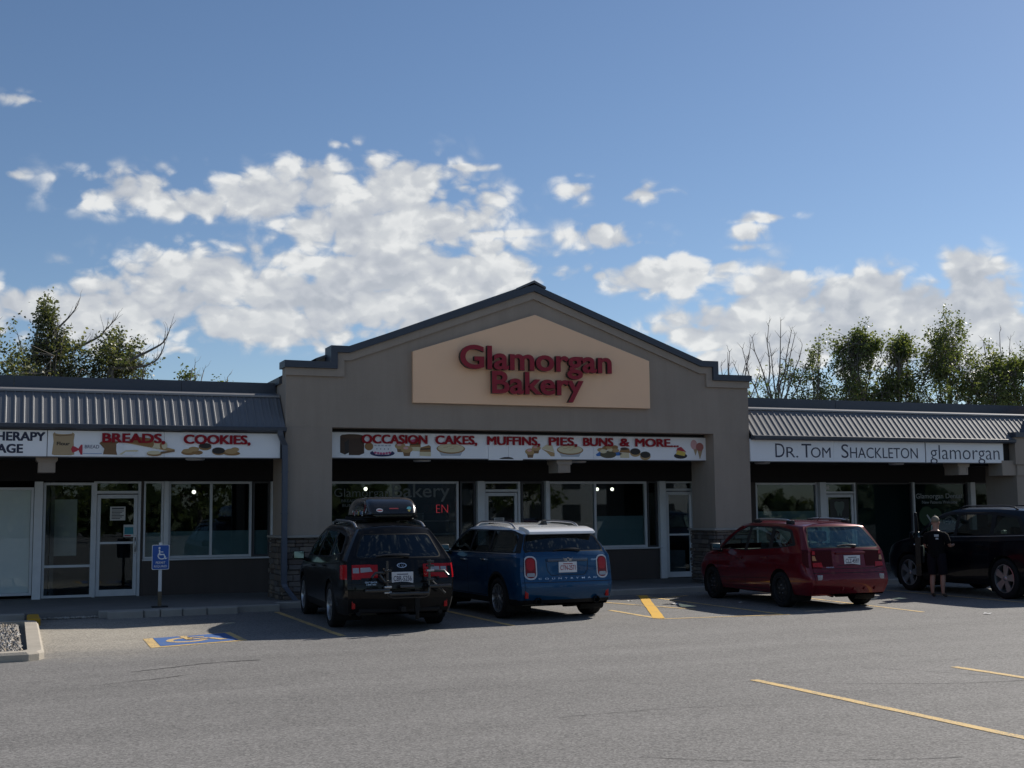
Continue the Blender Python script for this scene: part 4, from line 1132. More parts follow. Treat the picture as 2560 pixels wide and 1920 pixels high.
# pendant lamps lit behind the glass
for (rx, z, yy, lb) in ((3.73, 2.235, 27.9, 'lit globe lamp behind the left wing window, over the permit sign'), (7.45, 2.29, 27.6, 'lit globe lamp behind the bakery window over the roof box'),
                    (13.56, 2.27, 27.7, 'round lit globe lamp behind the right bakery window'), (13.16, 2.27, 28.1, 'lit globe lamp half behind the window mullion')):
    k = yy / YS; x = rx * k; zz = 1.72 + (z - 1.72) * k
    t = thing('pendant_lamp', lb, 'lamp', (x, yy, zz), group='lit globe lamps inside the shops')
    bm = bmesh.new(); blob(bm, (0, 0, 0), (.043, .043, .043), 16); finish('globe', bm, BULB, t)
    bm = bmesh.new(); tube(bm, [(0, 0, .055), (0, 0, 3.0 - zz)], .006, 6); lathe(bm, [(.03, .04), (.02, .075), (.0, .08)], 'z', 12); finish('cord', bm, BLACK, t)

# notices taped to the left door
def notice(x0, x1, z0, z1, lb, kind):
    t = thing('notice', lb, 'notice'); y = YS - .008
    bm = bmesh.new(); box(bm, x0, x1, y - .003, y, z0, z1); finish('sheet', bm, PAPER, t)
    p = Pic(y - .004, .0008)
    w_ = x1 - x0; h = z1 - z0
    if kind == 0:
        p.poly([(x0 + .1 * w_, z1 - .2 * h), (x1 - .1 * w_, z1 - .2 * h), (x1 - .1 * w_, z1 - .08 * h), (x0 + .1 * w_, z1 - .08 * h)], INK)
        for i in range(6): q = z1 - (.3 + i * .11) * h; p.poly([(x0 + .1 * w_, q - .012), (x1 - (.1 + .12 * (i % 3)) * w_, q - .012), (x1 - (.1 + .12 * (i % 3)) * w_, q + .004), (x0 + .1 * w_, q + .004)], INK)
    else:
        p.poly([(x0 + .08 * w_, z0 + .22 * h), (x1 - .08 * w_, z0 + .22 * h), (x1 - .08 * w_, z1 - .2 * h), (x0 + .08 * w_, z1 - .2 * h)], TEAL)
        p.poly([(x0 + .08 * w_, z0 + .06 * h), (x1 - .3 * w_, z0 + .06 * h), (x1 - .3 * w_, z0 + .15 * h), (x0 + .08 * w_, z0 + .15 * h)], REDD)
    p.build('print', t)
notice(2.06, 2.36, 1.66, 1.94, 'grey typed notice sheet high on the left glass door', 0)
notice(2.33, 2.54, 1.32, 1.57, 'white and teal notice lower right on the left glass door', 1)
notice(10.50, 10.75, 1.42, 1.62, 'white typed sheet on the bakery door above the blue car', 0)

# permit sign
PS = thing('parking_sign', 'blue wheelchair PERMIT REQUIRED sign on a white post', 'parking sign', (2.66, 23.02, 0))
bm = bmesh.new(); box(bm, -.028, .028, -.02, .02, .40, 1.265); finish('post', bm, mat('post_sign_white', (.62, .63, .64), .5, var=.12, vscale=8), PS)
bm = bmesh.new(); box(bm, -.031, .031, -.023, .023, .14, .40); finish('post_sleeve', bm, mat('sleeve_brown', (.12, .095, .06), .8, var=.3), PS)
bm = bmesh.new(); bevel_box(bm, -.14, .14, -.10, .10, .118, .145, .01); finish('base_plate', bm, BLACK, PS)
bm = bmesh.new(); prism(bm, rrect(-.150, .150, .785, 1.225, .025), -.034, -.026); pl = finish('sign_plate', bm, mat('sign_rim_white', (.72, .74, .76), .4), PS)
p = Pic(-.034)
SB = mat('sign_blue', (.010, .085, .36), .4); SWT = mat('sign_ink_white', (.74, .77, .80), .4)
p.poly(rrect(-.141, .141, .794, 1.216, .022), SB)
c = [(.02 + .073 * cos(a), 1.03 + .066 * sin(a)) for a in [radians(130 + i * 15) for i in range(16)]]; c2 = [(.02 + .055 * cos(a), 1.03 + .049 * sin(a)) for a in [radians(130 + i * 15) for i in range(16)]]
for i in range(15): p.poly([c[i], c[i + 1], c2[i + 1], c2[i]], SWT); p.k -= 1
p.poly(ell(-.022, 1.168, .018, .019, 14), SWT).poly([(-.034, 1.14), (-.010, 1.14), (-.004, 1.05), (-.026, 1.04)], SWT).poly([(-.02, 1.062), (.062, 1.062), (.062, 1.042), (-.02, 1.042)], SWT)
p.poly([(.045, 1.06), (.065, 1.06), (.095, .975), (.075, .968)], SWT).poly([(.08, .985), (.112, .997), (.117, .985), (.085, .970)], SWT).poly([(-.015, 1.105), (.045, 1.105), (.045, 1.09), (-.015, 1.09)], SWT)
p.text('PERMIT', -.082, .082, .887, .929, SWT, .006).text('REQUIRED', -.112, .112, .820, .862, SWT, .006)
p.build('sign_print', pl)

# ------------------------------------------------------------------ cars
def smooth_fn(pts):
    """smooth interpolation through (t, v) points (monotone cubic)"""
    xs = [p[0] for p in pts]; ys = [p[1] for p in pts]; n = len(xs)
    d = [(ys[i + 1] - ys[i]) / (xs[i + 1] - xs[i]) for i in range(n - 1)]
    m = [d[0]] + [0 if d[i - 1] * d[i] <= 0 else 2 * d[i - 1] * d[i] / (d[i - 1] + d[i]) for i in range(1, n - 1)] + [d[-1]]
    def f(x):
        if x <= xs[0]: return ys[0]
        if x >= xs[-1]: return ys[-1]
        i = 0
        while x > xs[i + 1]: i += 1
        h = xs[i + 1] - xs[i]; t = (x - xs[i]) / h
        return ((1 + 2 * t) * (1 - t) ** 2 * ys[i] + t * (1 - t) ** 2 * h * m[i] + t * t * (3 - 2 * t) * ys[i + 1] + t * t * (t - 1) * h * m[i + 1])
    return f
def catmull(P, sub):
    out = []; n = len(P)
    for i in range(n - 1):
        p0, p1, p2, p3 = P[max(0, i - 1)], P[i], P[i + 1], P[min(n - 1, i + 2)]
        for k in range(sub):
            t = k / sub
            out.append(0.5 * ((2 * p1) + (p2 - p0) * t + (2 * p0 - 5 * p1 + 4 * p2 - p3) * t * t + (3 * p1 - p0 - 3 * p2 + p3) * t ** 3))
    out.append(P[-1]); return out

def car_shell(S):
    roof, belt, rear, front = smooth_fn(S['roof']), smooth_fn(S['belt']), smooth_fn(S['rear']), smooth_fn(S['front'])
    wr, plan = smooth_fn(S['wr']), smooth_fn(S['plan']); Wm = S['W'] / 2; zu = S.get('zu', .24); sill = S.get('sill', .27)
    SUB = 4
    ts = sorted(set([-1, -.992, -.98, -.962, -.94, -.91, -.875] + [round(-.85 + .0283 * i, 4) for i in range(61)] + [.875, .91, .94, .965, .985, 1]))
    zr = [zu, zu, sill, .48, .72, None, None, None, None, None, None]
    bel_r = belt(rear(1.0)); rf_r = S['rear'][-1][0]
    nomz_r = [zu, zu, sill, .48, .72, bel_r - .12, bel_r, bel_r + (rf_r - bel_r) * .82, rf_r - .02, rf_r, rf_r]
    nomz_f = [zu, zu, sill, .48, .66, .74, .80, .82, .83, .84, .84]
    if 'nomz_f' in S: nomz_f = S['nomz_f']
    yr = [rear(z) for z in nomz_r]; yf = [front(z) for z in nomz_f]
    yr[0] = yr[1] = yr[2]; yf[0] = yf[1] = yf[2]
    rows = []
    for t in ts:
        P = []
        for j in range(11):
            y = -t * yr[j] if t < 0 else t * yf[j]
            b, r = belt(y), roof(y)
            w = Wm * plan(t) * (S['flare'](y) if 'flare' in S else 1)
            top = max(r, b + .015)
            lw = wr(y) * Wm * plan(t) ** .6
            hc = min(1, max(0, (top - b) / .45))                       # 0 on the bonnet, 1 in the cabin
            z = [zu, zu, sill, .48, min(.72, b - .16), b - .10, b, b + (top - b) * (.82 if hc > .3 else .55), top - .045 * hc - .006, top - .008 * hc - .002, top][j]
            x = [0, .82 * w, .945 * w, .985 * w, w, .985 * w, .955 * w, None, None, None, 0][j]
            if j == 7: x = lw + .055 * hc + (1 - hc) * .06
            if j == 8: x = lw - .03
            if j == 9: x = lw * .55
            P.append(Vector((x, y, z)))
        rows.append(catmull(P, SUB))
    n = len(rows[0]); bm = bmesh.new()
    V = []
    for r in rows:
        L = [bm.verts.new((-p.x, p.y, p.z)) for p in r]; Rr = [L[0]] + [bm.verts.new(p) for p in r[1:-1]] + [L[-1]]
        L[0].co.x = 0; L[-1].co.x = 0
        V.append((L, Rr))
    for i in range(len(rows) - 1):
        for j in range(n - 1):
            for s in (0, 1):
                q = (V[i][s][j], V[i][s][j + 1], V[i + 1][s][j + 1], V[i + 1][s][j])
                q = q if s == 0 else q[::-1]
                try: bm.faces.new(q)
                except ValueError: pass
    # rear and front caps: rows across between mirrored side points, crowned
    for end, sg in ((0, -1), (-1, 1)):
        L, Rr = V[end]; j0, j1 = 2 * SUB, 8 * SUB
        top = L[j1:] + Rr[j1:-1][::-1]
        xt = max(v.co.x for v in top); fr = [v.co.x / xt for v in top]; m = len(top)
        prev = None; cr = S.get('crown_r', .07) if end == 0 else S.get('crown_f', .22)
        for j in range(j0, j1 + 1):
            if j == j1: row = top
            else:
                a = L[j]; fade = min(1, (j1 - j) / (2.0 * SUB)) ; lift = (top[m // 2].co.z - top[0].co.z) * max(0, (j - j0) / (j1 - j0)) ** 3
                row = [a] + [bm.verts.new((-a.co.x * -f, a.co.y + sg * cr * (1 - f * f) * (.25 + .75 * fade), a.co.z + lift * (1 - f * f))) for f in fr[1:-1]] + [Rr[j]]
            if prev:
                for k in range(m - 1):
                    q = (prev[k], prev[k + 1], row[k + 1], row[k])
                    try: bm.faces.new(q if sg < 0 else q[::-1])
                    except ValueError: pass
            prev = row
    bm.normal_update()
    for f in bm.faces:
        c = f.calc_center_median()
        if f.normal.dot(c - Vector((0, c.y * .6, .75))) < 0: f.normal_flip()
    bm.normal_update()
    return bm

def poly_cut(bm, poly, ax, filt):
    """cut the outline of a polygon seen along one axis into the shell; returns the faces inside"""
    a, b = ax
    xs = [p[0] for p in poly]; ys = [p[1] for p in poly]
    lo, hi = (min(xs) - .02, min(ys) - .02), (max(xs) + .02, max(ys) + .02)
    def bb(f):
        u = [v.co[a] for v in f.verts]; w_ = [v.co[b] for v in f.verts]; return min(u), max(u), min(w_), max(w_)
    cand = []
    for f in bm.faces:
        c = f.calc_center_median()
        if filt(c):
            q = bb(f)
            if q[1] > lo[0] and q[0] < hi[0] and q[3] > lo[1] and q[2] < hi[1]: cand.append(f)
    cand = set(cand)
    n = len(poly)
    for i in range(n):
        p, q = Vector(poly[i]), Vector(poly[(i + 1) % n]); d = q - p
        if d.length < 1e-6: continue
        nn = Vector((d.y, -d.x)).normalized(); co = Vector((0, 0, 0)); no = Vector((0, 0, 0))
        co[a], co[b] = p; no[a], no[b] = nn
        x0, x1, y0, y1 = min(p.x, q.x) - .002, max(p.x, q.x) + .002, min(p.y, q.y) - .002, max(p.y, q.y) + .002
        sub = []
        for f in cand:
            if f.is_valid:
                w_ = bb(f)
                if w_[1] > x0 and w_[0] < x1 and w_[3] > y0 and w_[2] < y1: sub.append(f)
        if not sub: continue
        geom = sub + list({e for f in sub for e in f.edges}) + list({v for f in sub for v in f.verts})
        r = bmesh.ops.bisect_plane(bm, geom=geom, dist=1e-5, plane_co=co, plane_no=no)
        cand = {f for f in cand if f.is_valid} | {g for g in r['geom'] if isinstance(g, bmesh.types.BMFace)}
    def inside(x, y):
        k = False; j = n - 1
        for i in range(n):
            if (ys[i] > y) != (ys[j] > y) and x < (xs[j] - xs[i]) * (y - ys[i]) / (ys[j] - ys[i]) + xs[i]: k = not k
            j = i
        return k
    out = []
    for f in cand:
        if f.is_valid:
            c = f.calc_center_median()
            if filt(c) and inside(c[a], c[b]): out.append(f)
    return out
def take(bm, faces, off=0.0, keep=False):
    """lift faces out of the shell as a new mesh"""
    t = bmesh.new(); mp = {}
    for f in faces:
        f.normal_update()
    for f in faces:
        vs = []
        for v in f.verts:
            if v not in mp:
                nrm = Vector((0, 0, 0))
                for g in v.link_faces: nrm += g.normal
                mp[v] = t.verts.new(v.co + (nrm.normalized() * off if off and nrm.length else Vector((0, 0, 0))))
            vs.append(mp[v])
        try: t.faces.new(vs)
        except ValueError: pass
    if not keep: bmesh.ops.delete(bm, geom=faces, context='FACES')
    return t
def paint_faces(faces, mi):
    for f in faces: f.material_index = mi
def circ(cy, cz, r, n=36): return [(cy + r * cos(2 * pi * i / n), cz + r * sin(2 * pi * i / n)) for i in range(n)]
def rounded(poly, r=.04, n=3):
    out = []; m = len(poly)
    for i in range(m):
        p = Vector(poly[i]); a = Vector(poly[i - 1]) - p; b = Vector(poly[(i + 1) % m]) - p
        k = min(r, a.length * .4, b.length * .4); A = p + a.normalized() * k; B = p + b.normalized() * k
        for j in range(n + 1):
            t = j / n; q = A * (1 - t) ** 2 + p * 2 * t * (1 - t) + B * t * t; out.append((q.x, q.y))
    return out

TYRE = mat('tyre_rubber', (.012, .012, .013), .82, spec=.2, bump=.2, bscale=60)
RIMS = mat('rim_silver', (.40, .41, .43), .32, .85)
RIMD = mat('rim_dark', (.02, .02, .022), .5, .3)
PLAST = mat('plastic_black', (.008, .008, .009), .6, spec=.2, bump=.15, bscale=160)
SEAM = mat('seam_black', (.004, .004, .004), .8)
CARGLASS = glass_mat('car_glass_tint', (.45, .55, .55), .35, .01)
CARGLASS_C = glass_mat('car_glass_clear', (.80, .92, .88), .9, .01)
TAILRED = mat('lamp_red', (.34, .006, .010), .2, spec=.2, coat=.25)
TAILCLR = mat('lamp_clear', (.26, .26, .28), .15, coat=1.0)
TAILDRK = mat('lamp_dark_red', (.05, .003, .005), .6, spec=.15)
LRING = mat('lamp_ring', (.46, .47, .50), .25, coat=.6); LMID = mat('lamp_mid_red', (.17, .004, .008), .25, spec=.2, coat=.2)
AMBER = mat('lamp_amber', (.42, .16, .02), .2, coat=1.0)
LINER = mat('wheel_well', (.006, .006, .006), .95)
SEATM = mat('seat_cloth', (.022, .021, .021), .9)
PLATE = mat('plate_white', (.60, .62, .65), .45)

def wheel(parent, x, y, r, w_, side, style, rim):
    """tyre with rim; side -1 left, +1 right"""
    bm = bmesh.new(); h = w_ / 2; ri = r * .70
    prof = [(ri, -h * .86), (ri + .02, -h), (r * .90, -h * 1.04), (r * .965, -h * .94), (r, -h * .72), (r, -h * .42), (r * .985, -h * .40), (r * .985, -h * .30), (r, -h * .28), (r, h * .28), (r * .985, h * .30), (r * .985, h * .40), (r, h * .42), (r, h * .72), (r * .965, h * .94), (r * .90, h * 1.04), (ri + .02, h), (ri, h * .86), (ri * .98, 0)]
    lathe(bm, prof, 'x', 40, close=True)
    t = finish('wheel', bm, TYRE, parent, 40, loc=(x, y, r))
    bm = bmesh.new(); o = side * h
    lathe(bm, [(ri * 1.005, o * .95), (ri * .95, o * .97), (ri * .90, o * .55), (ri * .88, -o * .6)], 'x', 40)
    lathe(bm, [(.0, -o * .1), (ri * .9, -o * .1)], 'x', 24, mi=1)
    def spoke(a, w0, w1, z0, z1, th=.035):
        M = Matrix.Rotation(a, 4, 'X')
        v = [(o * z0, -w0, .04), (o * z0, w0, .04), (o * z1, w1, ri * .93), (o * z1, -w1, ri * .93)]
        vs = [bm.verts.new(M @ Vector(p)) for p in v] + [bm.verts.new(M @ (Vector(p) - Vector((side * th, 0, 0)))) for p in v]
        fs = [bm.faces.new([vs[i] for i in f]) for f in ((0, 1, 2, 3), (7, 6, 5, 4), (0, 4, 5, 1), (1, 5, 6, 2), (2, 6, 7, 3), (3, 7, 4, 0))]
        bmesh.ops.recalc_face_normals(bm, faces=fs)
    if style == 'five':
        for k in range(5): spoke(k * 2 * pi / 5 + .2, .045, .072, .80, .86)
    elif style == 'double':
        for k in range(5):
            for d in (-.15, .15): spoke(k * 2 * pi / 5 + d, .018, .024, .82, .9)
    elif style == 'multi':
        for k in range(10):
            spoke(k * 2 * pi / 10, .012, .022, .78, .92)
    else:
        lathe(bm, [(ri * .9, o * .55), (ri * .72, o * .72), (ri * .40, o * .62), (.06, o * .75)], 'x', 30)
        for k in range(8):
            a = k * 2 * pi / 8; M = Matrix.Rotation(a, 4, 'X') @ Matrix.Translation((o * .70 + side * .006, 0, ri * .66))
            lathe(bm, [(.0, 0), (.026, 0), (.026, -side * .02)], 'x', 12, M, mi=1)
    lathe(bm, [(.0, o * .92), (.035, o * .90), (.05, o * .82), (.06, o * .6)], 'x', 16)
    for k in range(5):
        M = Matrix.Rotation(k * 2 * pi / 5, 4, 'X') @ Matrix.Translation((0, 0, .075)); lathe(bm, [(0, o * .84), (.012, o * .83), (.012, o * .6)], 'x', 8, M, mi=2)
    finish('rim', bm, [rim, LINER, SATIN], t, 35)
    return t
def surf(tree, o, d):
    h = tree.ray_cast(Vector(o), Vector(d).normalized(), 8)
    return h[0], h[1]
def plate(parent, T, x, z, text, w_=.305, h=.155):
    p, n = surf(T, (x, -6, z), (0, 1, 0)); y = p.y - .012
    bm = bmesh.new(); bevel_box(bm, x - w_ / 2 - .01, x + w_ / 2 + .01, y, y + .03, z - h / 2 - .008, z + h / 2 + .008, .004)
    pl = finish('licence_plate', bm, PLATE, parent)
    bm = bmesh.new(); add_text(bm, text, x - w_ * .45, x + w_ * .45, z - h * .30, z + h * .18, y, .002, .012, cap='H')
    box(bm, x - w_ * .28, x + w_ * .28, y - .001, y + .002, z + h * .29, z + h * .38)
    finish('plate_lettering', bm, mat('plate_red', (.30, .03, .04), .6) if '2571' in text else mat('plate_navy', (.05, .05, .10), .6), pl)
    return y
def decal(bm, T, pts3, o):
    pass
def on_rear(bm, T, pts, off=.006, mi=0):
    """flat badge wrapped on the rear face: (x, z) outline"""
    v = []
    for x, z in pts:
        p, n = surf(T, (x, -6, z), (0, 1, 0))
        if p is None: return
        v.append(bm.verts.new((x, p.y - off, z)))
    f = bm.faces.new(v); f.material_index = mi
def rear_text(parent, T, s, x0, x1, z0, z1, m, weight=0.0, name='badge', gap=1.0):
    t = text_bm(s, weight, 0, gap); xs = [v.co.x for v in t.verts]; ys = [v.co.y for v in t.verts]
    for v in t.verts:
        x = x0 + (v.co.x - min(xs)) / (max(xs) - min(xs)) * (x1 - x0) if False else v.co.x
    a, b, c, d = min(xs), max(xs), min(ys), max(ys)
    for v in t.verts:
        x = x0 + (v.co.x - a) / (b - a) * (x1 - x0); z = z0 + (v.co.y - c) / (d - c) * (z1 - z0)
        p, n = surf(T, (x, -6, z), (0, 1, 0)); v.co = Vector((x, (p.y if p else -2.2) - .006, z))
    return finish(name, t, m, parent)

def build_car(S, loc, rz):
    root = thing(S['name'], S['label'], S['cat'], loc, rz)
    bm = car_shell(S)
    T = BVHTree.FromBMesh(bm)
    L_ = lambda c: c.x < -.3; R2 = lambda c: c.x > .3
    rear_f = lambda c: c.y < S['rearcut']
    mats = [S['paint'], PLAST, SEAM, S.get('roofpaint', S['paint'])]
    if 'roofpaint' in S:
        rz_ = S['roofz']
        for f in bm.faces:
            c = f.calc_center_median()
        inn = poly_cut(bm, S['roofpoly'], (1, 2), lambda c: c.z > 1.2); paint_faces(inn, 3)
    # black lower cladding
    if S.get('clad'):
        c_ = S['clad']
        for ft in (L_, R2):
            paint_faces(poly_cut(bm, [(-2.0, 0), (2.0, 0), (2.0, c_), (-2.0, c_)], (1, 2), ft), 1)
        cr_ = S.get('cladrear', c_ + .12); paint_faces(poly_cut(bm, [(-1, 0), (1, 0), (1, cr_), (-1, cr_)], (0, 2), lambda c: c.y < -1.9), 1)
    for yw in (S['ya'], S['yf']):
        for ft in (L_, R2):
            if S.get('archclad'):
                paint_faces(poly_cut(bm, circ(yw, S['r'], S['r'] + .055 + S['archclad']), (1, 2), ft), 1)
            fs = poly_cut(bm, circ(yw, S['r'], S['r'] + .055), (1, 2), ft)
            bmesh.ops.delete(bm, geom=fs, context='FACES')
    # side windows, one part each
    gm, gr = S['glass'], S.get('glass_rear', S['glass'])
    for ft in (L_, R2):
        fs = poly_cut(bm, rounded(S['dlo'], S.get('dlor', .05)), (1, 2), ft); paint_faces(fs, 2)
        for k, wpoly in enumerate(S['windows']):
            fs = poly_cut(bm, rounded(wpoly, .04), (1, 2), ft)
            if fs: finish('window', take(bm, fs, -.004), gm if k == 0 else gr, root, 40)
    if S.get('beltchrome'):
        b0, b1 = S['beltchrome']
        for ft in (L_, R2):
            q = [(y, z) for y, z in b0] + [(y, z + .012) for y, z in b0[::-1]]
            fs = poly_cut(bm, q, (1, 2), ft)
            if fs: finish('belt_trim', take(bm, fs, .004, keep=True), SATIN, root, 40)
    # rear window
    fs = poly_cut(bm, rounded(S['rwin'], .07), (0, 2), rear_f); paint_faces(fs, 2)
    g = [(x * .965, z + (.012 if z < S['rwinmid'] else -.012)) for x, z in S['rwin']]
    fs = poly_cut(bm, rounded(g, .06), (0, 2), rear_f)
    finish('rear_window', take(bm, fs, -.003), gr, root, 40)
    # windscreen
    fs = poly_cut(bm, rounded(S['wscreen'], .06), (0, 1), lambda c: c.z > .95)
    finish('windscreen', take(bm, fs, -.003), S.get('glass_front', CARGLASS_C), root, 40)
    # tail lamps
    for sd in (-1, 1):
        t = bmesh.new()
        for li, (outline, mi, view) in enumerate(S['lamps']):
            if view == 'r':
                q = [(sd * x, z) for x, z in outline]; fs = poly_cut(bm, q, (0, 2), lambda c: c.y < S['lampcut'] and c.x * sd > .2)
            else:
                fs = poly_cut(bm, outline, (1, 2), lambda c: c.x * sd > .3 and c.y < S['lampy'])
            if fs: merge(t, take(bm, fs, .005 + .003 * li, keep=True), None, mi)
        finish('tail_lamp', t, [TAILRED, TAILCLR, TAILDRK, AMBER, LRING, LMID], root, 30)
    # seams of doors and tailgate
    for ft in (L_, R2):
        for (p, q) in S['seams']:
            p, q = Vector(p), Vector(q); n = Vector((-(q - p).y, (q - p).x)).normalized() * .005
            paint_faces(poly_cut(bm, [tuple(p - n), tuple(q - n), tuple(q + n), tuple(p + n)], (1, 2), ft), 2)
    for (p, q) in S['rseams']:
        p, q = Vector(p), Vector(q); n = Vector((-(q - p).y, (q - p).x)).normalized() * .005
        paint_faces(poly_cut(bm, [tuple(p - n), tuple(q - n), tuple(q + n), tuple(p + n)], (0, 2), rear_f), 2)
    body = finish('body', bm, mats, root, 32)
    # wells
    bm = bmesh.new()
    for yw in (S['ya'], S['yf']):
        for sd in (-1, 1):
            prof = []
            rings = []
            R0 = S['r'] + .06
            for x in (.45, S['W'] / 2 - .03):
                rings.append([bm.verts.new((sd * x, yw + R0 * cos(a), max(.12, S['r'] + R0 * sin(a)))) for a in [radians(-40 + 260 * i / 22) for i in range(23)]])
            for i in range(22): bm.faces.new((rings[0][i], rings[0][i + 1], rings[1][i + 1], rings[1][i]))
            c = bm.verts.new((sd * .45, yw, S['r']))
            for i in range(22): bm.faces.new((rings[0][i], rings[0][i + 1], c))
    box(bm, -.6, .6, S['ya'] - .35, S['yf'] + .5, .20, .30)
    finish('underbody', bm, LINER, root)
    hw = S['W'] / 2 - S['tw'] / 2 - .015
    for yw in (S['ya'], S['yf']):
        for sd in (-1, 1): wheel(root, sd * hw, yw, S['r'], S['tw'], sd, S['rimstyle'], S['rim'])
    # mirrors
    for sd in (-1, 1):
        bm = bmesh.new(); my, mz = S['mirror']
        p, n = surf(T, (sd * 3, my, mz - .06), (-sd, 0, 0)); x0 = abs(p.x)
        bevel_box(bm, *(sorted((sd * (x0 + .05), sd * (x0 + .25)))), my - .06, my + .07, mz - .02, mz + .13, .035, 0, 3)
        tube(bm, [(sd * (x0 - .03), my + .02, mz - .03), (sd * (x0 + .10), my + .02, mz + .01)], .03, 8, 1)
        m_ = finish('side_mirror', bm, [S.get('mirrorpaint', S['paint']), PLAST], root, 40)
        bm = bmesh.new(); bevel_box(bm, *(sorted((sd * (x0 + .07), sd * (x0 + .235)))), my - .066, my - .061, mz, mz + .115, .002)
        finish('mirror_glass', bm, mat('mirror_face', (.32, .42, .40), .08, 1.0), m_)
    # door handles
    for sd in (-1, 1):
        for hy, hz in S['handles']:
            p, n = surf(T, (sd * 3, hy, hz), (-sd, 0, 0)); bm = bmesh.new(); x = abs(p.x)
            bevel_box(bm, *(sorted((sd * (x + .012), sd * (x + .038)))), hy - .10, hy + .10, hz - .014, hz + .014, .010, 0, 2)
            box(bm, *(sorted((sd * (x - .01), sd * (x + .03)))), hy - .09, hy - .07, hz - .01, hz + .01); box(bm, *(sorted((sd * (x - .01), sd * (x + .03)))), hy + .07, hy + .09, hz - .01, hz + .01)
            finish('door_handle', bm, S.get('handlemat', S['paint']), root, 40)
    # seats and dash seen through the glass
    bm = bmesh.new()
    for y0, xs in ((.15, (-.38, .38)), (-.85, (-.42, 0, .42))):
        for x in xs:
            bevel_box(bm, x - .21, x + .21, y0 - .42, y0 - .24, .62, 1.12, .05, 0, 3); bevel_box(bm, x - .13, x + .13, y0 - .44, y0 - .34, 1.15, 1.34, .04, 0, 3)
            bevel_box(bm, x - .22, x + .22, y0 - .35, y0 + .2, .45, .63, .05, 0, 2); tube(bm, [(x - .05, y0 - .38, 1.1), (x - .05, y0 - .38, 1.17)], .008, 6); tube(bm, [(x + .05, y0 - .38, 1.1), (x + .05, y0 - .38, 1.17)], .008, 6)
    bevel_box(bm, -.62, .62, .85, 1.25, .75, .98, .05, 0, 2)
    finish('seat', bm, SEATM, root, 40)
    # wiper
    wx0, wx1, wz = S['wiper']; bm = bmesh.new(); pts = []
    for i in range(7):
        x = wx0 + (wx1 - wx0) * i / 6; p, n = surf(T, (x, -6, wz + .012 * sin(i)), (0, 1, 0)); pts.append((x, p.y - .02, wz + .02 * sin(i * pi / 6)))
    tube(bm, pts, [.012, .012, .014, .016, .018, .024, .030], 8)
    finish('rear_wiper', bm, BLACK, root, 40)
    # reflectors
    for sd in (-1, 1):
        rx, rzz, rw, rh = S['refl']; p, n = surf(T, (sd * rx, -6, rzz), (0, 1, 0)); bm = bmesh.new()
        bevel_box(bm, sd * rx - rw / 2, sd * rx + rw / 2, p.y - .012, p.y + .03, rzz - rh / 2, rzz + rh / 2, .006); finish('reflector', bm, TAILRED if not S.get('reflclear') else TAILCLR, root, 40)
    # roof rails
    for sd in (-1, 1):
        bm = bmesh.new(); pts = []
        y0, y1, lift, wx = S['rails']
        for i in range(15):
            y = y0 + (y1 - y0) * i / 14; p, n = surf(T, (sd * wx, y, 4), (0, 0, -1))
            k = min(1, min(i, 14 - i) / 2.0); pts.append((sd * wx, y, p.z + lift * (k * (2 - k)) + .002))
        tube(bm, pts, S.get('railr', .017), 8)
        if S.get('railends'):
            for i in (0, 1, 2): pass
            for e in (pts[1], pts[-2]): bevel_box(bm, e[0] - .03, e[0] + .03, e[1] - .11, e[1] + .11, e[2] - .06, e[2] + .02, .015, 1)
        finish('roof_rail', bm, [S.get('railmat', SATIN), BLACK], root, 40)
    return root, T

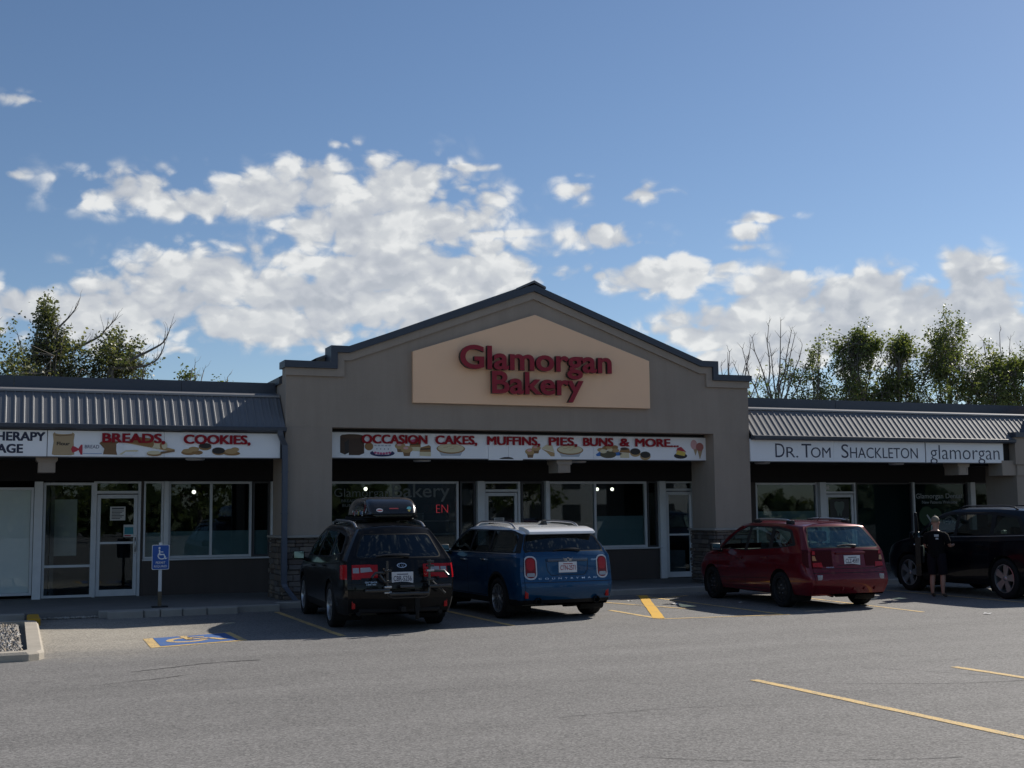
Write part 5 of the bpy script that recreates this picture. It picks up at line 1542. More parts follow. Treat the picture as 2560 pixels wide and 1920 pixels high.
# --- black estate car
PB = paint_mat('paint_black', (.002, .0022, .003), .0, .38)
SUBR = dict(name='parked_car', label='black estate car with a roof box and folded bike rack, left of the blue car', cat='car', W=1.80, paint=PB, r=.345, ya=-1.33, yf=1.415, tw=.225, rearcut=-1.5, lampcut=-2.12, lampy=-1.7,
    roof=[(-2.3, 1.54), (-1.95, 1.555), (-1.0, 1.60), (0.0, 1.61), (.45, 1.56), (.85, 1.36), (1.25, 1.07), (1.6, .99), (2.1, .90), (2.4, .80)],
    belt=[(-2.3, 1.10), (-1.5, 1.06), (0, 1.01), (1.2, .975), (1.8, .90), (2.4, .74)],
    rear=[(.24, -2.24), (.45, -2.38), (.62, -2.41), (.80, -2.36), (1.0, -2.30), (1.12, -2.24), (1.45, -1.99), (1.56, -1.90)],
    front=[(.24, 2.28), (.5, 2.40), (.7, 2.38), (.84, 2.22)],
    wr=[(-2.3, .60), (-1.9, .61), (-1, .67), (.4, .68), (1.1, .80), (2.3, .74)],
    plan=[(-1, .885), (-.96, .935), (-.9, .962), (-.75, .985), (-.5, 1), (.6, 1), (.8, .97), (.92, .89), (1, .72)],
    dlo=[(-1.98, 1.14), (-1.62, 1.43), (-1.2, 1.49), (.2, 1.505), (.62, 1.40), (1.14, 1.04), (0, 1.04), (-1.3, 1.08)], dlor=.06,
    windows=[[(.06, 1.06), (.06, 1.475), (.24, 1.465), (.60, 1.37), (1.06, 1.06)], [(-1.02, 1.09), (-.98, 1.46), (-.04, 1.475), (-.04, 1.06)], [(-1.86, 1.15), (-1.58, 1.39), (-1.10, 1.455), (-1.14, 1.10)]],
    rwin=[(-.665, 1.075), (.665, 1.075), (.525, 1.43), (-.525, 1.43)], rwinmid=1.3, wscreen=[(-.66, .52), (.66, .52), (.76, 1.14), (-.76, 1.14)],
    lamps=[([(.90, .77), (.90, .975), (.45, .985), (.38, .87), (.57, .845), (.60, .77)], 0, 'r'), ([(-2.45, .79), (-2.45, .975), (-2.20, .985), (-2.16, .93), (-2.28, .79)], 0, 's'),
           ([(.71, .86), (.71, .935), (.62, .935), (.62, .86)], 1, 'r'), ([(.60, .865), (.60, .935), (.46, .94), (.42, .88)], 1, 'r')],
    seams=[((.02, .30), (.02, 1.04)), ((-1.0, .62), (-1.06, 1.06)), ((1.08, .32), (1.12, 1.0)), ((-1.9, .74), (-1.72, .92)), ((.02, .30), (1.08, .32)), ((-.86, .30), (.02, .30))],
    rseams=[((-.80, .70), (.80, .70)), ((-.60, .70), (-.62, .88)), ((.60, .70), (.62, .88)), ((-.50, .56), (.50, .56))],
    clad=.36, archclad=.055, glass=CARGLASS, glass_rear=glass_mat('car_glass_dark', (.20, .24, .26), .5, .01), rimstyle='double', rim=RIMS, mirror=(1.0, .99), handles=[(-.02 - .20, .88), (-.95 - .12, .90)],
    wiper=(.02 - .38, .14, 1.10), refl=(.70, .405, .05, .13), rails=(-1.72, .30, .06, .535), railr=.02, railmat=SATIN)
SUBR['windows'][0], SUBR['handles'] = SUBR['windows'][0], [(.20, .90), (-.86, .93)]
CAR1, T1 = build_car(SUBR, (5.72, 20.22, 0), radians(-4.5))
plate(CAR1, T1, .02, .785, 'CBR-5256')
rear_text(CAR1, T1, 'OUTBACK', -.54, -.36, .715, .738, CHROME, .004); rear_text(CAR1, T1, 'LIMITED', -.52, -.38, .685, .70, CHROME, .002)
bm = bmesh.new()
o_ = ell(.02, .965, .075, .036, 24); i_ = ell(.02, .965, .062, .026, 24)
for k in range(24): on_rear(bm, T1, [o_[k], o_[(k + 1) % 24], i_[(k + 1) % 24], i_[k]])
for x, z, r in ((-.02, .97, .009), (.02, .968, .006), (.045, .97, .006), (.03, .952, .006)): on_rear(bm, T1, ell(x, z, r, r, 8))
finish('emblem', bm, CHROME, CAR1)
bm = bmesh.new(); p_, n_ = surf(T1, (0, -6, .50), (0, 1, 0))
bevel_box(bm, -.62, .62, -2.36, -2.26, .27, .34, .02); finish('bumper_guard', bm, PLAST, CAR1)
bm = bmesh.new()
for x in (-.62, .62):
    bm = bmesh.new(); tube(bm, [(x, -2.0, .27), (x, -2.37, .265)], .030, 12); finish('exhaust_pipe', bm, PLAST, CAR1)
# roof box with its stickers
BX = thing('roof_box', 'glossy black roof cargo box with stickers on top of the black estate car', 'roof box', (5.90, 20.22, -.055), radians(-4.5))
t = bmesh.new(); W2 = .44
prof = smooth_fn([(-1.12, 1.80), (-1.0, 1.96), (-.7, 2.055), (0, 2.07), (.6, 2.0), (1.0, 1.83), (1.08, 1.78)])
wid = smooth_fn([(-1.12, .80), (-1.05, .90), (-.8, .98), (0, 1), (.6, .93), (.95, .72), (1.08, .55)])
rows = []
for i in range(29):
    y = -1.12 + 2.2 * i / 28; h = prof(y); w_ = W2 * wid(y); P = [Vector((-w_ * .8, y, 1.745)), Vector((-w_, y, 1.775)), Vector((-w_, y, 1.80)), Vector((-w_ * .96, y, 1.80 + (h - 1.80) * .55)), Vector((-w_ * .82, y, 1.80 + (h - 1.80) * .93)), Vector((-w_ * .45, y, h)), Vector((0, y, h))]
    Q = catmull(P, 3); rows.append([t.verts.new(q) for q in Q] + [t.verts.new((-q.x, q.y, q.z)) for q in Q[-2::-1]])
for a, b in zip(rows[:-1], rows[1:]):
    for k in range(len(a) - 1): t.faces.new((a[k], a[k + 1], b[k + 1], b[k]))
t.faces.new(rows[0]); t.faces.new(rows[-1][::-1])
for a, b in zip(rows[:-1], rows[1:]): t.faces.new((a[-1], a[0], b[0], b[-1]))
bmesh.ops.recalc_face_normals(t, faces=t.faces[:])
finish('lid', t, mat('box_black', (.010, .010, .011), .22, coat=.5), BX, 35)
bm = bmesh.new(); bevel_box(bm, -.41, .41, -1.06, .95, 1.715, 1.75, .012); finish('tray', bm, PLAST, BX)
bm = bmesh.new(); box(bm, -.36, .36, -1.128, -1.05, 1.772, 1.792); finish('rim', bm, PLAST, BX)
STK = [mat('sticker_white', (.55, .56, .58), .5), mat('sticker_red', (.36, .03, .04), .5), mat('sticker_blue', (.04, .16, .40), .5), mat('sticker_yellow', (.50, .42, .10), .5), mat('sticker_teal', (.10, .42, .46), .5)]
bm = bmesh.new(); rnd = random.Random(21)
for k in range(11):                                   # patches on the left flank
    y = -.95 + k * .10; z = 1.84 + .05 * sin(k * 2.1); hh = rnd.uniform(.03, .07); ww = rnd.uniform(.022, .05)
    x = -W2 * wid(y) * .99 - .004
    def fx(zz): return -W2 * wid(y) * (1.0 - .12 * max(0, (zz - 1.80)) / .27) - .006
    v = [bm.verts.new((fx(z - hh), y - ww, z - hh)), bm.verts.new((fx(z - hh), y + ww, z - hh)), bm.verts.new((fx(z + hh), y + ww, z + hh)), bm.verts.new((fx(z + hh), y - ww, z + hh))]
    f = bm.faces.new(v[::-1]); finish('sticker', bm, STK[(0, 1, 0, 2, 0, 3, 0, 1)[k % 8]], BX); bm = bmesh.new()
for pts, mi in ((ell(-.22, 1.845, .055, .030, 18), 0), (ell(-.22, 1.845, .045, .012, 14), 1), (rrect(-.06, .09, 1.862, 1.880, .004), 1), ([(.275, 1.845), (.305, 1.875), (.29, 1.90), (.25, 1.905), (.225, 1.87)], 4), ([(.235, 1.845), (.26, 1.815), (.29, 1.845), (.275, 1.86)], 3)):
    v = []
    for x, z in pts:
        yy = -1.12 + .12 * max(0, (z - 1.80) / .16) ** 1.0 - .008 - (.004 if mi == 1 else 0); v.append(bm.verts.new((x, yy, z)))
    f = bm.faces.new(v); finish('sticker', bm, STK[mi], BX); bm = bmesh.new()
for y in (-.75, .35):
    bm = bmesh.new(); tube(bm, [(-.68, y, 1.695), (.41, y, 1.695)], .022, 10); box(bm, -.70, -.65, y - .03, y + .03, 1.64, 1.70); box(bm, .37, .41, y - .03, y + .03, 1.64, 1.70)
    for x in (-.2, .2): box(bm, x - .03, x + .03, y - .03, y + .03, 1.69, 1.72)
    finish('crossbar', bm, PLAST, BX)
# bike rack on the tow hitch
RK = thing('bike_rack', 'black folded hitch bike rack standing behind the black estate car', 'bike rack', (5.72, 20.22, 0), radians(-4.5))
bm = bmesh.new(); y = -2.56
box(bm, -.035, .035, -2.62, -2.25, .30, .37); box(bm, .18, .25, y - .03, y + .03, .30, .62)
tube(bm, [(.215, y, .33), (.215, y - .02, .25), (.215, y, .19)], .03, 10)
finish('hitch_bar', bm, PLAST, RK, 35)
bm = bmesh.new()
tube(bm, [(-.24, y - .02, 1.04), (-.24, y - .02, .60), (-.22, y - .02, .53), (-.14, y - .02, .50), (.32, y - .02, .505), (.38, y - .02, .53), (.40, y - .02, .61), (.40, y - .02, 1.05)], .018, 10)
finish('upright_frame', bm, mat('rack_black', (.012, .012, .013), .3, coat=.5), RK, 35)
for x0, x1, z in ((-.58, -.21, .615), (-.22, .38, .56), (.38, .72, .66)):
    bm = bmesh.new(); bevel_box(bm, x0, x1, y - .09, y - .03, z - .025, z + .025, .015); finish('wheel_tray', bm, MATS['rack_black'], RK, 35)
for x, zs in ((-.24, (.90, .74, .66, .58)), (.40, (1.02, .96, .89, .76))):
    for z in zs:
        bm = bmesh.new(); bevel_box(bm, x - .05, x + .06, y - .07, y + .01, z - .016, z + .016, .008); finish('strap_clip', bm, SATIN if z in (.66, .58, .89) else MATS['rack_black'], RK, 35)
for pts in ([(-.24, y, .87), (-.42, y - .03, .87), (-.48, y - .05, .80)], [(.40, y, .88), (.62, y - .03, .88), (.68, y - .05, .81)], [(-.27, y - .03, .72), (-.36, y - .05, .84)], [(.40, y - .03, .76), (.63, y - .05, .55)], [(-.05, y - .05, .66), (.16, y - .05, .66)]):
    bm = bmesh.new(); tube(bm, pts, .020, 10); finish('arm', bm, MATS['rack_black'], RK, 35)

# --- blue hatchback with white roof
PBL = paint_mat('paint_blue', (.004, .050, .125), .35)
PWH = mat('paint_white', (.78, .79, .80), .25, coat=1.0)
MINI = dict(name='parked_car', label='blue compact car with white roof between the black and the red cars', cat='car', W=1.822, paint=PBL, roofpaint=PWH, roofz=1.44, r=.335, ya=-1.33, yf=1.34, tw=.225, rearcut=-1.35, lampcut=-1.9, lampy=-1.6,
    roofpoly=[(-2.2, 1.375), (-1.72, 1.380), (-1.55, 1.43), (-1.4, 1.447), (1.2, 1.452), (1.2, 1.8), (-2.2, 1.8)],
    roof=[(-2.1, 1.42), (-1.75, 1.47), (-1.0, 1.545), (-.3, 1.56), (0, 1.557), (.45, 1.50), (.75, 1.36), (1.1, 1.12), (1.5, 1.05), (1.9, .97), (2.15, .84)],
    belt=[(-2.15, 1.065), (-1.0, 1.055), (0, 1.04), (1.0, 1.015), (1.6, .96), (2.15, .76)],
    rear=[(.24, -2.02), (.42, -2.12), (.60, -2.15), (.66, -2.11), (.80, -2.09), (.95, -2.07), (1.08, -2.03), (1.36, -1.86), (1.46, -1.80)],
    front=[(.24, 2.05), (.5, 2.15), (.7, 2.13), (.84, 2.02)],
    wr=[(-2.1, .64), (-1.8, .65), (-1, .72), (.4, .72), (1.1, .82), (2.1, .74)],
    plan=[(-1, .895), (-.965, .94), (-.9, .97), (-.75, .99), (-.5, 1), (.6, 1), (.8, .97), (.92, .88), (1, .70)],
    dlo=[(-2.06, 1.075), (-1.84, 1.37), (-1.55, 1.425), (-1.4, 1.44), (.32, 1.445), (.60, 1.40), (1.04, 1.06), (0, 1.065)], dlor=.04,
    windows=[[(.03, 1.085), (.03, 1.43), (.28, 1.425), (.54, 1.37), (.97, 1.075)], [(-.86, 1.09), (-.84, 1.43), (-.05, 1.43), (-.05, 1.085)], [(-1.90, 1.095), (-1.74, 1.35), (-1.50, 1.41), (-.92, 1.43), (-.94, 1.09)]],
    rwin=[(-.735, 1.095), (.735, 1.095), (.63, 1.37), (-.63, 1.37)], rwinmid=1.23, wscreen=[(-.66, .50), (.66, .50), (.74, 1.06), (-.74, 1.06)],
    lamps=[(rrect(.535, .75, .655, 1.03, .09, 6), 4, 'r'), (rrect(.555, .73, .68, 1.008, .075, 6), 5, 'r'), (rrect(.575, .71, .80, .99, .06, 5), 0, 'r'), (rrect(.575, .71, .70, .76, .02, 3), 1, 'r')],
    seams=[((-.02, .36), (-.02, 1.06)), ((-.90, .60), (-.98, 1.06)), ((1.02, .36), (1.04, 1.0)), ((-.02, .36), (1.02, .36)), ((-.86, .36), (-.02, .36))],
    rseams=[((-.80, .61), (.80, .61)), ((-.36, .80), (-.30, .72)), ((-.30, .72), (.30, .72)), ((.30, .72), (.36, .80)), ((-.36, .80), (-.38, .98)), ((.36, .80), (.38, .98))],
    clad=.34, cladrear=.33, archclad=.045, glass=CARGLASS, glass_rear=MATS['car_glass_dark'], rimstyle='multi', rim=RIMS, mirror=(.86, 1.05), mirrorpaint=BLACK, handles=[(.18, .93), (-.76, .95)], handlemat=CHROME,
    wiper=(-.22, .24, 1.115), refl=(.72, .42, .055, .12), rails=(-1.40, .40, .06, .585), railr=.018, railmat=SATIN, beltchrome=([(-1.95, 1.058), (-1.0, 1.056), (0, 1.052), (1.05, 1.035)], 0))
CAR2, T2 = build_car(MINI, (8.48, 20.50, 0), radians(1.0))
plate(CAR2, T2, 0, .845, 'CTN-2571')
bm = bmesh.new(); p_, n_ = surf(T2, (0, -6, .955), (0, 1, 0))
bevel_box(bm, -.36, .36, p_.y - .022, p_.y + .03, .935, .985, .012); finish('tailgate_handle', bm, mat('handle_darkblue', (.02, .05, .10), .3, coat=1), CAR2, 35)
bm = bmesh.new(); q_ = p_.y - .030
def flat_y(bm, pts, y):
    f = bm.faces.new([bm.verts.new((x, y, z)) for x, z in pts])
for k in range(20):
    o_ = ell(0, .965, .032, .032, 20); i_ = ell(0, .965, .024, .024, 20); flat_y(bm, [o_[k], o_[(k + 1) % 20], i_[(k + 1) % 20], i_[k]], q_)
for sd in (-1, 1):
    for dz, l in ((.012, .075), (.0, .062), (-.012, .05)): flat_y(bm, [(sd * .034, .965 + dz), (sd * (.034 + l * .7), .972 + dz * 1.6), (sd * (.034 + l * .7), .966 + dz * 1.6), (sd * .034, .959 + dz)], q_)
finish('emblem', bm, CHROME, CAR2)
rear_text(CAR2, T2, 'COUNTRYMAN', -.52, .52, .655, .682, CHROME, .004, gap=2.2); rear_text(CAR2, T2, 'COOPER', .44, .60, .945, .968, CHROME, .004)
for sd in (-1, 1):
    bm = bmesh.new(); lathe(bm, [(.055, .05), (.055, -.12), (.047, -.125), (.042, -.11), (.042, .0)], 'y', 18, Matrix.Translation((sd * .52, -2.05, .315))); finish('exhaust_pipe', bm, PLAST, CAR2, 35)
bm = bmesh.new(); t = bmesh.new(); p_, n_ = surf(T2, (0, -1.25, 4), (0, 0, -1))
prism_x(bm, [(-1.34, p_.z - .01), (-1.30, p_.z + .065), (-1.25, p_.z + .075), (-1.12, p_.z - .01)], -.028, .028); finish('roof_antenna', bm, BLACK, CAR2)
bm = bmesh.new(); prism_x(bm, [(-1.99, 1.375), (-1.985, 1.41), (-1.93, 1.445), (-1.70, 1.49), (-1.55, 1.50), (-1.55, 1.42), (-1.70, 1.385)], -.60, .60); bmesh.ops.bevel(bm, geom=bm.edges[:], offset=.012, segments=2, affect='EDGES'); finish('roof_spoiler', bm, PWH, CAR2, 35)

# --- red wagon
PRD = paint_mat('paint_red', (.125, .006, .012), .35)
VIBE = dict(name='parked_car', label='dark red hatchback with clear rear window parked before the stone pier', cat='car', W=1.775, paint=PRD, r=.315, ya=-1.27, yf=1.33, tw=.205, rearcut=-1.3, lampcut=-1.84, lampy=-1.6,
    roof=[(-2.1, 1.46), (-1.7, 1.485), (-1.0, 1.53), (0, 1.545), (.4, 1.50), (.85, 1.28), (1.25, 1.03), (1.6, .96), (2.0, .86), (2.2, .76)],
    belt=[(-2.1, 1.045), (-1.2, 1.0), (0, .945), (1.2, .905), (1.8, .84), (2.2, .70)],
    rear=[(.24, -2.05), (.40, -2.16), (.58, -2.19), (.66, -2.12), (.80, -2.08), (1.0, -2.03), (1.08, -1.99), (1.40, -1.72), (1.49, -1.64)],
    front=[(.24, 2.05), (.5, 2.17), (.66, 2.14), (.80, 2.02)],
    wr=[(-2.0, .70), (-1.6, .705), (-1, .72), (.4, .70), (1.1, .79), (2.1, .73)],
    plan=[(-1, .87), (-.965, .92), (-.9, .955), (-.75, .985), (-.5, 1), (.6, 1), (.8, .97), (.92, .88), (1, .70)],
    dlo=[(-1.72, 1.10), (-1.45, 1.375), (-1.0, 1.43), (.12, 1.44), (.55, 1.32), (1.06, .985), (0, .985), (-1.2, 1.045)], dlor=.05,
    windows=[[(.05, 1.0), (.05, 1.415), (.14, 1.415), (.53, 1.29), (.98, 1.0)], [(-.84, 1.045), (-.80, 1.405), (-.06, 1.415), (-.06, 1.0)], [(-1.62, 1.11), (-1.42, 1.335), (-.93, 1.395), (-.97, 1.055)]],
    rwin=[(-.73, 1.055), (.73, 1.055), (.57, 1.43), (-.57, 1.43)], rwinmid=1.25, wscreen=[(-.64, .48), (.64, .48), (.74, 1.14), (-.74, 1.14)],
    lamps=[([(.80, .72), (.80, 1.03), (.62, 1.02), (.575, .86), (.55, .71)], 2, 'r'), ([(-2.3, .74), (-2.3, 1.02), (-1.93, 1.02), (-1.97, .80), (-2.05, .74)], 2, 's'), ([(.74, .735), (.74, .80), (.545, .81), (.525, .725)], 0, 'r'), ([(.71, .84), (.71, .92), (.65, .92), (.63, .84)], 3, 'r'), ([(.64, .94), (.73, .94), (.73, 1.01), (.64, 1.0)], 0, 'r')],
    seams=[((0, .30), (0, .98)), ((-.88, .60), (-.90, 1.02)), ((1.02, .30), (1.06, .95)), ((0, .30), (1.02, .30)), ((-.84, .30), (0, .30)), ((-.84, .50), (.98, .44))],
    rseams=[((-.56, .70), (.56, .70)), ((-.72, .63), (.72, .63)), ((-.56, .70), (-.60, 1.04)), ((.56, .70), (.60, 1.04)), ((-.24, .76), (.24, .76))],
    glass=CARGLASS_C, rimstyle='steel', rim=RIMD, mirror=(.92, .97), mirrorpaint=BLACK, handles=[(.18, .84), (-.76, .87)],
    wiper=(-.18, .18, 1.085), refl=(.62, .555, .09, .09), reflclear=True, rails=(-1.30, .05, .055, .575), railr=.024, railends=True, railmat=SATIN)
CAR3, T3 = build_car(VIBE, (13.89, 20.05, 0), radians(-4.0))
plate(CAR3, T3, .06, .84, 'CLZ-4597', .30, .155)
bm = bmesh.new(); p_, n_ = surf(T3, (0, -6, .965), (0, 1, 0)); bevel_box(bm, -.26, .34, p_.y - .03, p_.y + .03, .95, .985, .015); finish('tailgate_handle', bm, PRD, CAR3, 35)
rear_text(CAR3, T3, 'VIBE', .50, .66, .775, .805, CHROME, .004); rear_text(CAR3, T3, 'PONTIAC', -.46, -.32, .715, .735, CHROME, .003)
bm = bmesh.new()
for x in (-.2, .02, .24, .46): p_, n_ = surf(T3, (x, -6, .36), (0, 1, 0)); prism(bm, [(x, .33), (x + .02, .33), (x + .05, .42), (x + .03, .42)], p_.y - .016, p_.y + .03)
finish('bumper_rib', bm, PRD, CAR3)
bm = bmesh.new(); p_, n_ = surf(T3, (-.05, -1.2, 4), (0, 0, -1)); tube(bm, [(-.05, -1.25, p_.z), (-.05, -1.36, p_.z + .09)], .006, 6); finish('roof_antenna', bm, BLACK, CAR3)
bm = bmesh.new(); tube(bm, [(-.2, -1.7, .24), (-.2, -1.9, .22)], .03, 10); finish('exhaust_pipe', bm, PLAST, CAR3)

# --- dark suv at the right edge
PNV = paint_mat('paint_navy_black', (.002, .0024, .006), .0, .38)
SUV = dict(name='parked_car', label='dark navy suv with an open front door at the right photo edge', cat='suv', W=1.96, paint=PNV, r=.385, ya=-1.42, yf=1.50, tw=.25, rearcut=-1.6, lampcut=-2.25, lampy=-1.8,
    roof=[(-2.5, 1.66), (-2.0, 1.70), (-1.0, 1.75), (0, 1.755), (.5, 1.69), (.95, 1.48), (1.35, 1.20), (1.7, 1.13), (2.2, 1.02), (2.55, .88)],
    belt=[(-2.5, 1.20), (-1.5, 1.16), (0, 1.125), (1.2, 1.10), (1.9, 1.02), (2.55, .80)],
    rear=[(.26, -2.36), (.5, -2.48), (.7, -2.50), (.9, -2.44), (1.18, -2.36), (1.55, -2.12), (1.66, -2.05)],
    front=[(.26, 2.38), (.5, 2.50), (.75, 2.48), (.92, 2.36)],
    wr=[(-2.4, .70), (-1, .72), (.4, .71), (1.2, .80), (2.4, .74)],
    plan=[(-1, .88), (-.96, .935), (-.9, .962), (-.75, .985), (-.5, 1), (.6, 1), (.8, .97), (.92, .89), (1, .72)],
    dlo=[(-2.05, 1.22), (-1.72, 1.56), (-1.2, 1.62), (.25, 1.64), (.70, 1.52), (1.24, 1.165), (0, 1.165), (-1.3, 1.20)], dlor=.06,
    windows=[[(.06, 1.18), (.06, 1.60), (.28, 1.595), (.68, 1.485), (1.16, 1.18)], [(-1.02, 1.215), (-.98, 1.59), (-.04, 1.60), (-.04, 1.18)], [(-1.92, 1.23), (-1.66, 1.52), (-1.10, 1.585), (-1.14, 1.22)]],
    rwin=[(-.78, 1.22), (.78, 1.22), (.62, 1.58), (-.62, 1.58)], rwinmid=1.4, wscreen=[(-.68, .58), (.68, .58), (.78, 1.22), (-.78, 1.22)],
    lamps=[([(.95, .95), (.95, 1.12), (.50, 1.12), (.56, .95)], 0, 'r')],
    seams=[((-1.0, .62), (-1.06, 1.16)), ((1.12, .36), (1.16, 1.12)), ((-.9, .36), (.02, .36)), ((.02, .36), (.02, 1.16))],
    rseams=[((-.8, .75), (.8, .75))], archclad=.0, glass=CARGLASS_C, glass_rear=CARGLASS, rimstyle='five', rim=RIMS, mirror=(1.05, 1.12), handles=[(-.80, 1.0)],
    wiper=(-.3, .2, 1.24), refl=(.7, .5, .08, .08), rails=(-1.5, .2, .05, .62), railr=.016, railmat=BLACK, beltchrome=([(-2.08, 1.225), (-1.95, 1.20), (-1.0, 1.172), (0, 1.148), (1.24, 1.14)], 0))
CAR4, T4 = build_car(SUV, (18.72, 19.72, 0), radians(-4.0))
# the open front door stands out from the left flank
DR = bpy.data.objects.new('door', None); COL.objects.link(DR); DR.parent = CAR4; DR.location = (-.965, 1.14, 0); DR.rotation_euler = (0, 0, radians(-38))
bm = bmesh.new()
outl = [(0, .40), (-1.06, .38), (-1.10, 1.14), (-1.06, 1.165), (0, 1.12)]
prism_x(bm, outl, -.03, .07); finish('door_skin', bm, PNV, DR)
bm = bmesh.new()
tube(bm, [(.0, .02, 1.12), (0, -.48, 1.50), (.0, -.86, 1.625), (0, -1.04, 1.635), (0, -1.08, 1.14)], .028, 8); finish('window_frame', bm, PLAST, DR, 40)
bm = bmesh.new(); v = [bm.verts.new((.0, y, z)) for y, z in ((.0, 1.12), (-.48, 1.48), (-.86, 1.605), (-1.02, 1.61), (-1.06, 1.14))]; bm.faces.new(v); finish('window', bm, CARGLASS, DR)
bm = bmesh.new(); bevel_box(bm, .07, .13, -.95, -.10, .62, .98, .03); bevel_box(bm, .11, .17, -.75, -.25, .80, .86, .02); finish('door_lining', bm, SEATM, DR, 40)
bm = bmesh.new(); bevel_box(bm, -.06, -.03, -.98, -.78, .985, 1.015, .01); finish('door_handle', bm, CHROME, DR, 40)

# ------------------------------------------------------------------ trees behind the shops
BARK = mat('bark_grey', (.17, .15, .125), .9, var=.35, vscale=9, bump=.4, bscale=25)
BARK_D = mat('bark_dead', (.15, .125, .11), .9, var=.3, vscale=9)
LEAF_A = leaf_mat('leaf_poplar', [(.050, .080, .026), (.105, .145, .046), (.155, .195, .070), (.21, .235, .105)])
LEAF_B = leaf_mat('leaf_greygreen', [(.034, .050, .026), (.080, .105, .052), (.135, .155, .085), (.20, .21, .12)])
def tree(seed, label, loc, blobs, limbs, leafm, nclump, per, leaf=.13, bare=(), boughs=(), trunk_h=4.5, tr=.20, sprig=.30, cat='tree', group=None):
    """blobs: crown lobes (x, y, z, rx, ry, rz); limbs run from the trunk into them; bare: dead branch ends (x, y, z)"""
    rnd = random.Random(seed)
    root = thing('poplar_tree', label, cat, loc, 0, group)
    DZ_ = -.32 if loc[0] < 20 else -.30; bare = [(e[0], e[1], e[2] + (DZ_ if loc[1] > 0 else 0)) for e in bare]
    blobs = [(b[0], b[1], b[2] + (DZ_ if loc[1] > 0 else 0), b[3] * (1.5 if loc[0] < 20 else 1.55), b[4] * 1.2, b[5] * 1.14) for b in blobs]; lft = loc[0] < 20; nclump = int(nclump * (2.4 if lft else 2.7)); leaf *= 1.02
    bm = bmesh.new()
    top = max(b[2] for b in blobs) if blobs else max(b[2] for b in bare)
    tx = sum(b[0] for b in blobs) / len(blobs) if blobs else 0
    spine = [Vector((0, 0, 0))]
    N = 9
    for i in range(1, N + 1):
        k = i / N; spine.append(Vector((tx * k * k + rnd.uniform(-.12, .12), rnd.uniform(-.12, .12), top * .96 * k)))
    tube(bm, spine, [tr * (.55 if not blobs else 1) * (1 - .95 * i / N) + .004 for i in range(N + 1)], 8)
    pts = []                                                             # points twigs may start from
    def at(z):
        k = max(0, min(N - .001, z / (top * .96) * N)); i = int(k); return spine[i].lerp(spine[i + 1], k - i)
    def limb(end, r0, twig, zf=.55):
        z0 = max(trunk_h * .6, end.z * zf + rnd.uniform(-.6, .2)); a = at(z0); mid = a.lerp(end, .5) + Vector((0, 0, -.12 * (end - a).length)) + Vector((rnd.uniform(-.2, .2), rnd.uniform(-.2, .2), rnd.uniform(-.1, .2)))
        P = []
        for i in range(8):
            t = i / 7; q = a * (1 - t) ** 2 + mid * 2 * t * (1 - t) + end * t * t
            P.append(q + Vector((rnd.gauss(0, .03), rnd.gauss(0, .03), rnd.gauss(0, .03))) * (i > 0))
        tube(bm, P, [r0 * (1 - .85 * i / 7) + .006 for i in range(8)], 6)
        return P
    ends = []
    for b in blobs:
        for k in range(limbs):
            u = Vector((rnd.gauss(0, .5), rnd.gauss(0, .5), rnd.gauss(.15, .5)))
            e = Vector((b[0] + b[3] * u.x, b[1] + b[4] * u.y, b[2] + b[5] * u.z)); P = limb(e, .055, True)
            ends += P[3:]
    for e in bare:
        P = limb(Vector(e), e[3] if len(e) > 3 else .05, False, .62) if False else limb(Vector(e[:3]), .05, False, .62)
        for i in range(2, 8):
            for k in range(2):
                d = (P[i] - P[i - 1]).normalized(); s = Vector((rnd.gauss(0, 1), rnd.gauss(0, .6), abs(rnd.gauss(0, .5)))).normalized()
                L = rnd.uniform(.35, .95) * (1.15 - i / 10); q = P[i]; T = [q]
                for j in range(4): q = q + (d * .55 + s * .6 + Vector((rnd.gauss(0, .15), rnd.gauss(0, .15), .16))).normalized() * L / 4; T.append(q)
                tube(bm, T, [.013, .010, .008, .006, .004], 4)
                if rnd.random() < .6:
                    q = T[2]; s2 = Vector((rnd.gauss(0, 1), rnd.gauss(0, .5), .5)).normalized(); tube(bm, [q, q + s2 * .18, q + s2 * .3 + Vector((0, 0, .1))], [.006, .005, .003], 4)
    for bo in boughs:                                                    # long leaning dead boughs with upswept twigs
        B_ = catmull([at(max(2.5, bo[0][1] - 2.2))] + [Vector((x - loc[0], rnd.uniform(-.1, .1), z)) for x, z in bo], 3); m_ = len(B_) - 1
        tube(bm, B_, [.085 * (1 - .86 * i / m_) + .004 for i in range(m_ + 1)], 6)
        for i in range(m_ // 3, m_ + 1):
            for k in range(2):
                if rnd.random() < .75:
                    q = B_[i]; d = (B_[i] - B_[i - 1]).normalized(); s_ = Vector((rnd.gauss(0, .5), rnd.gauss(0, .4), rnd.uniform(.3, 1))).normalized(); L = rnd.uniform(.3, .8); T = [q]
                    for j in range(5): q = q + (d * (.7 - .1 * j) + s_ * (.3 + .12 * j) + Vector((rnd.gauss(0, .12), 0, .05))).normalized() * L / 5; T.append(q)
                    tube(bm, T, [.016, .012, .010, .008, .006, .004], 4)
    lf = bmesh.new() if blobs else None
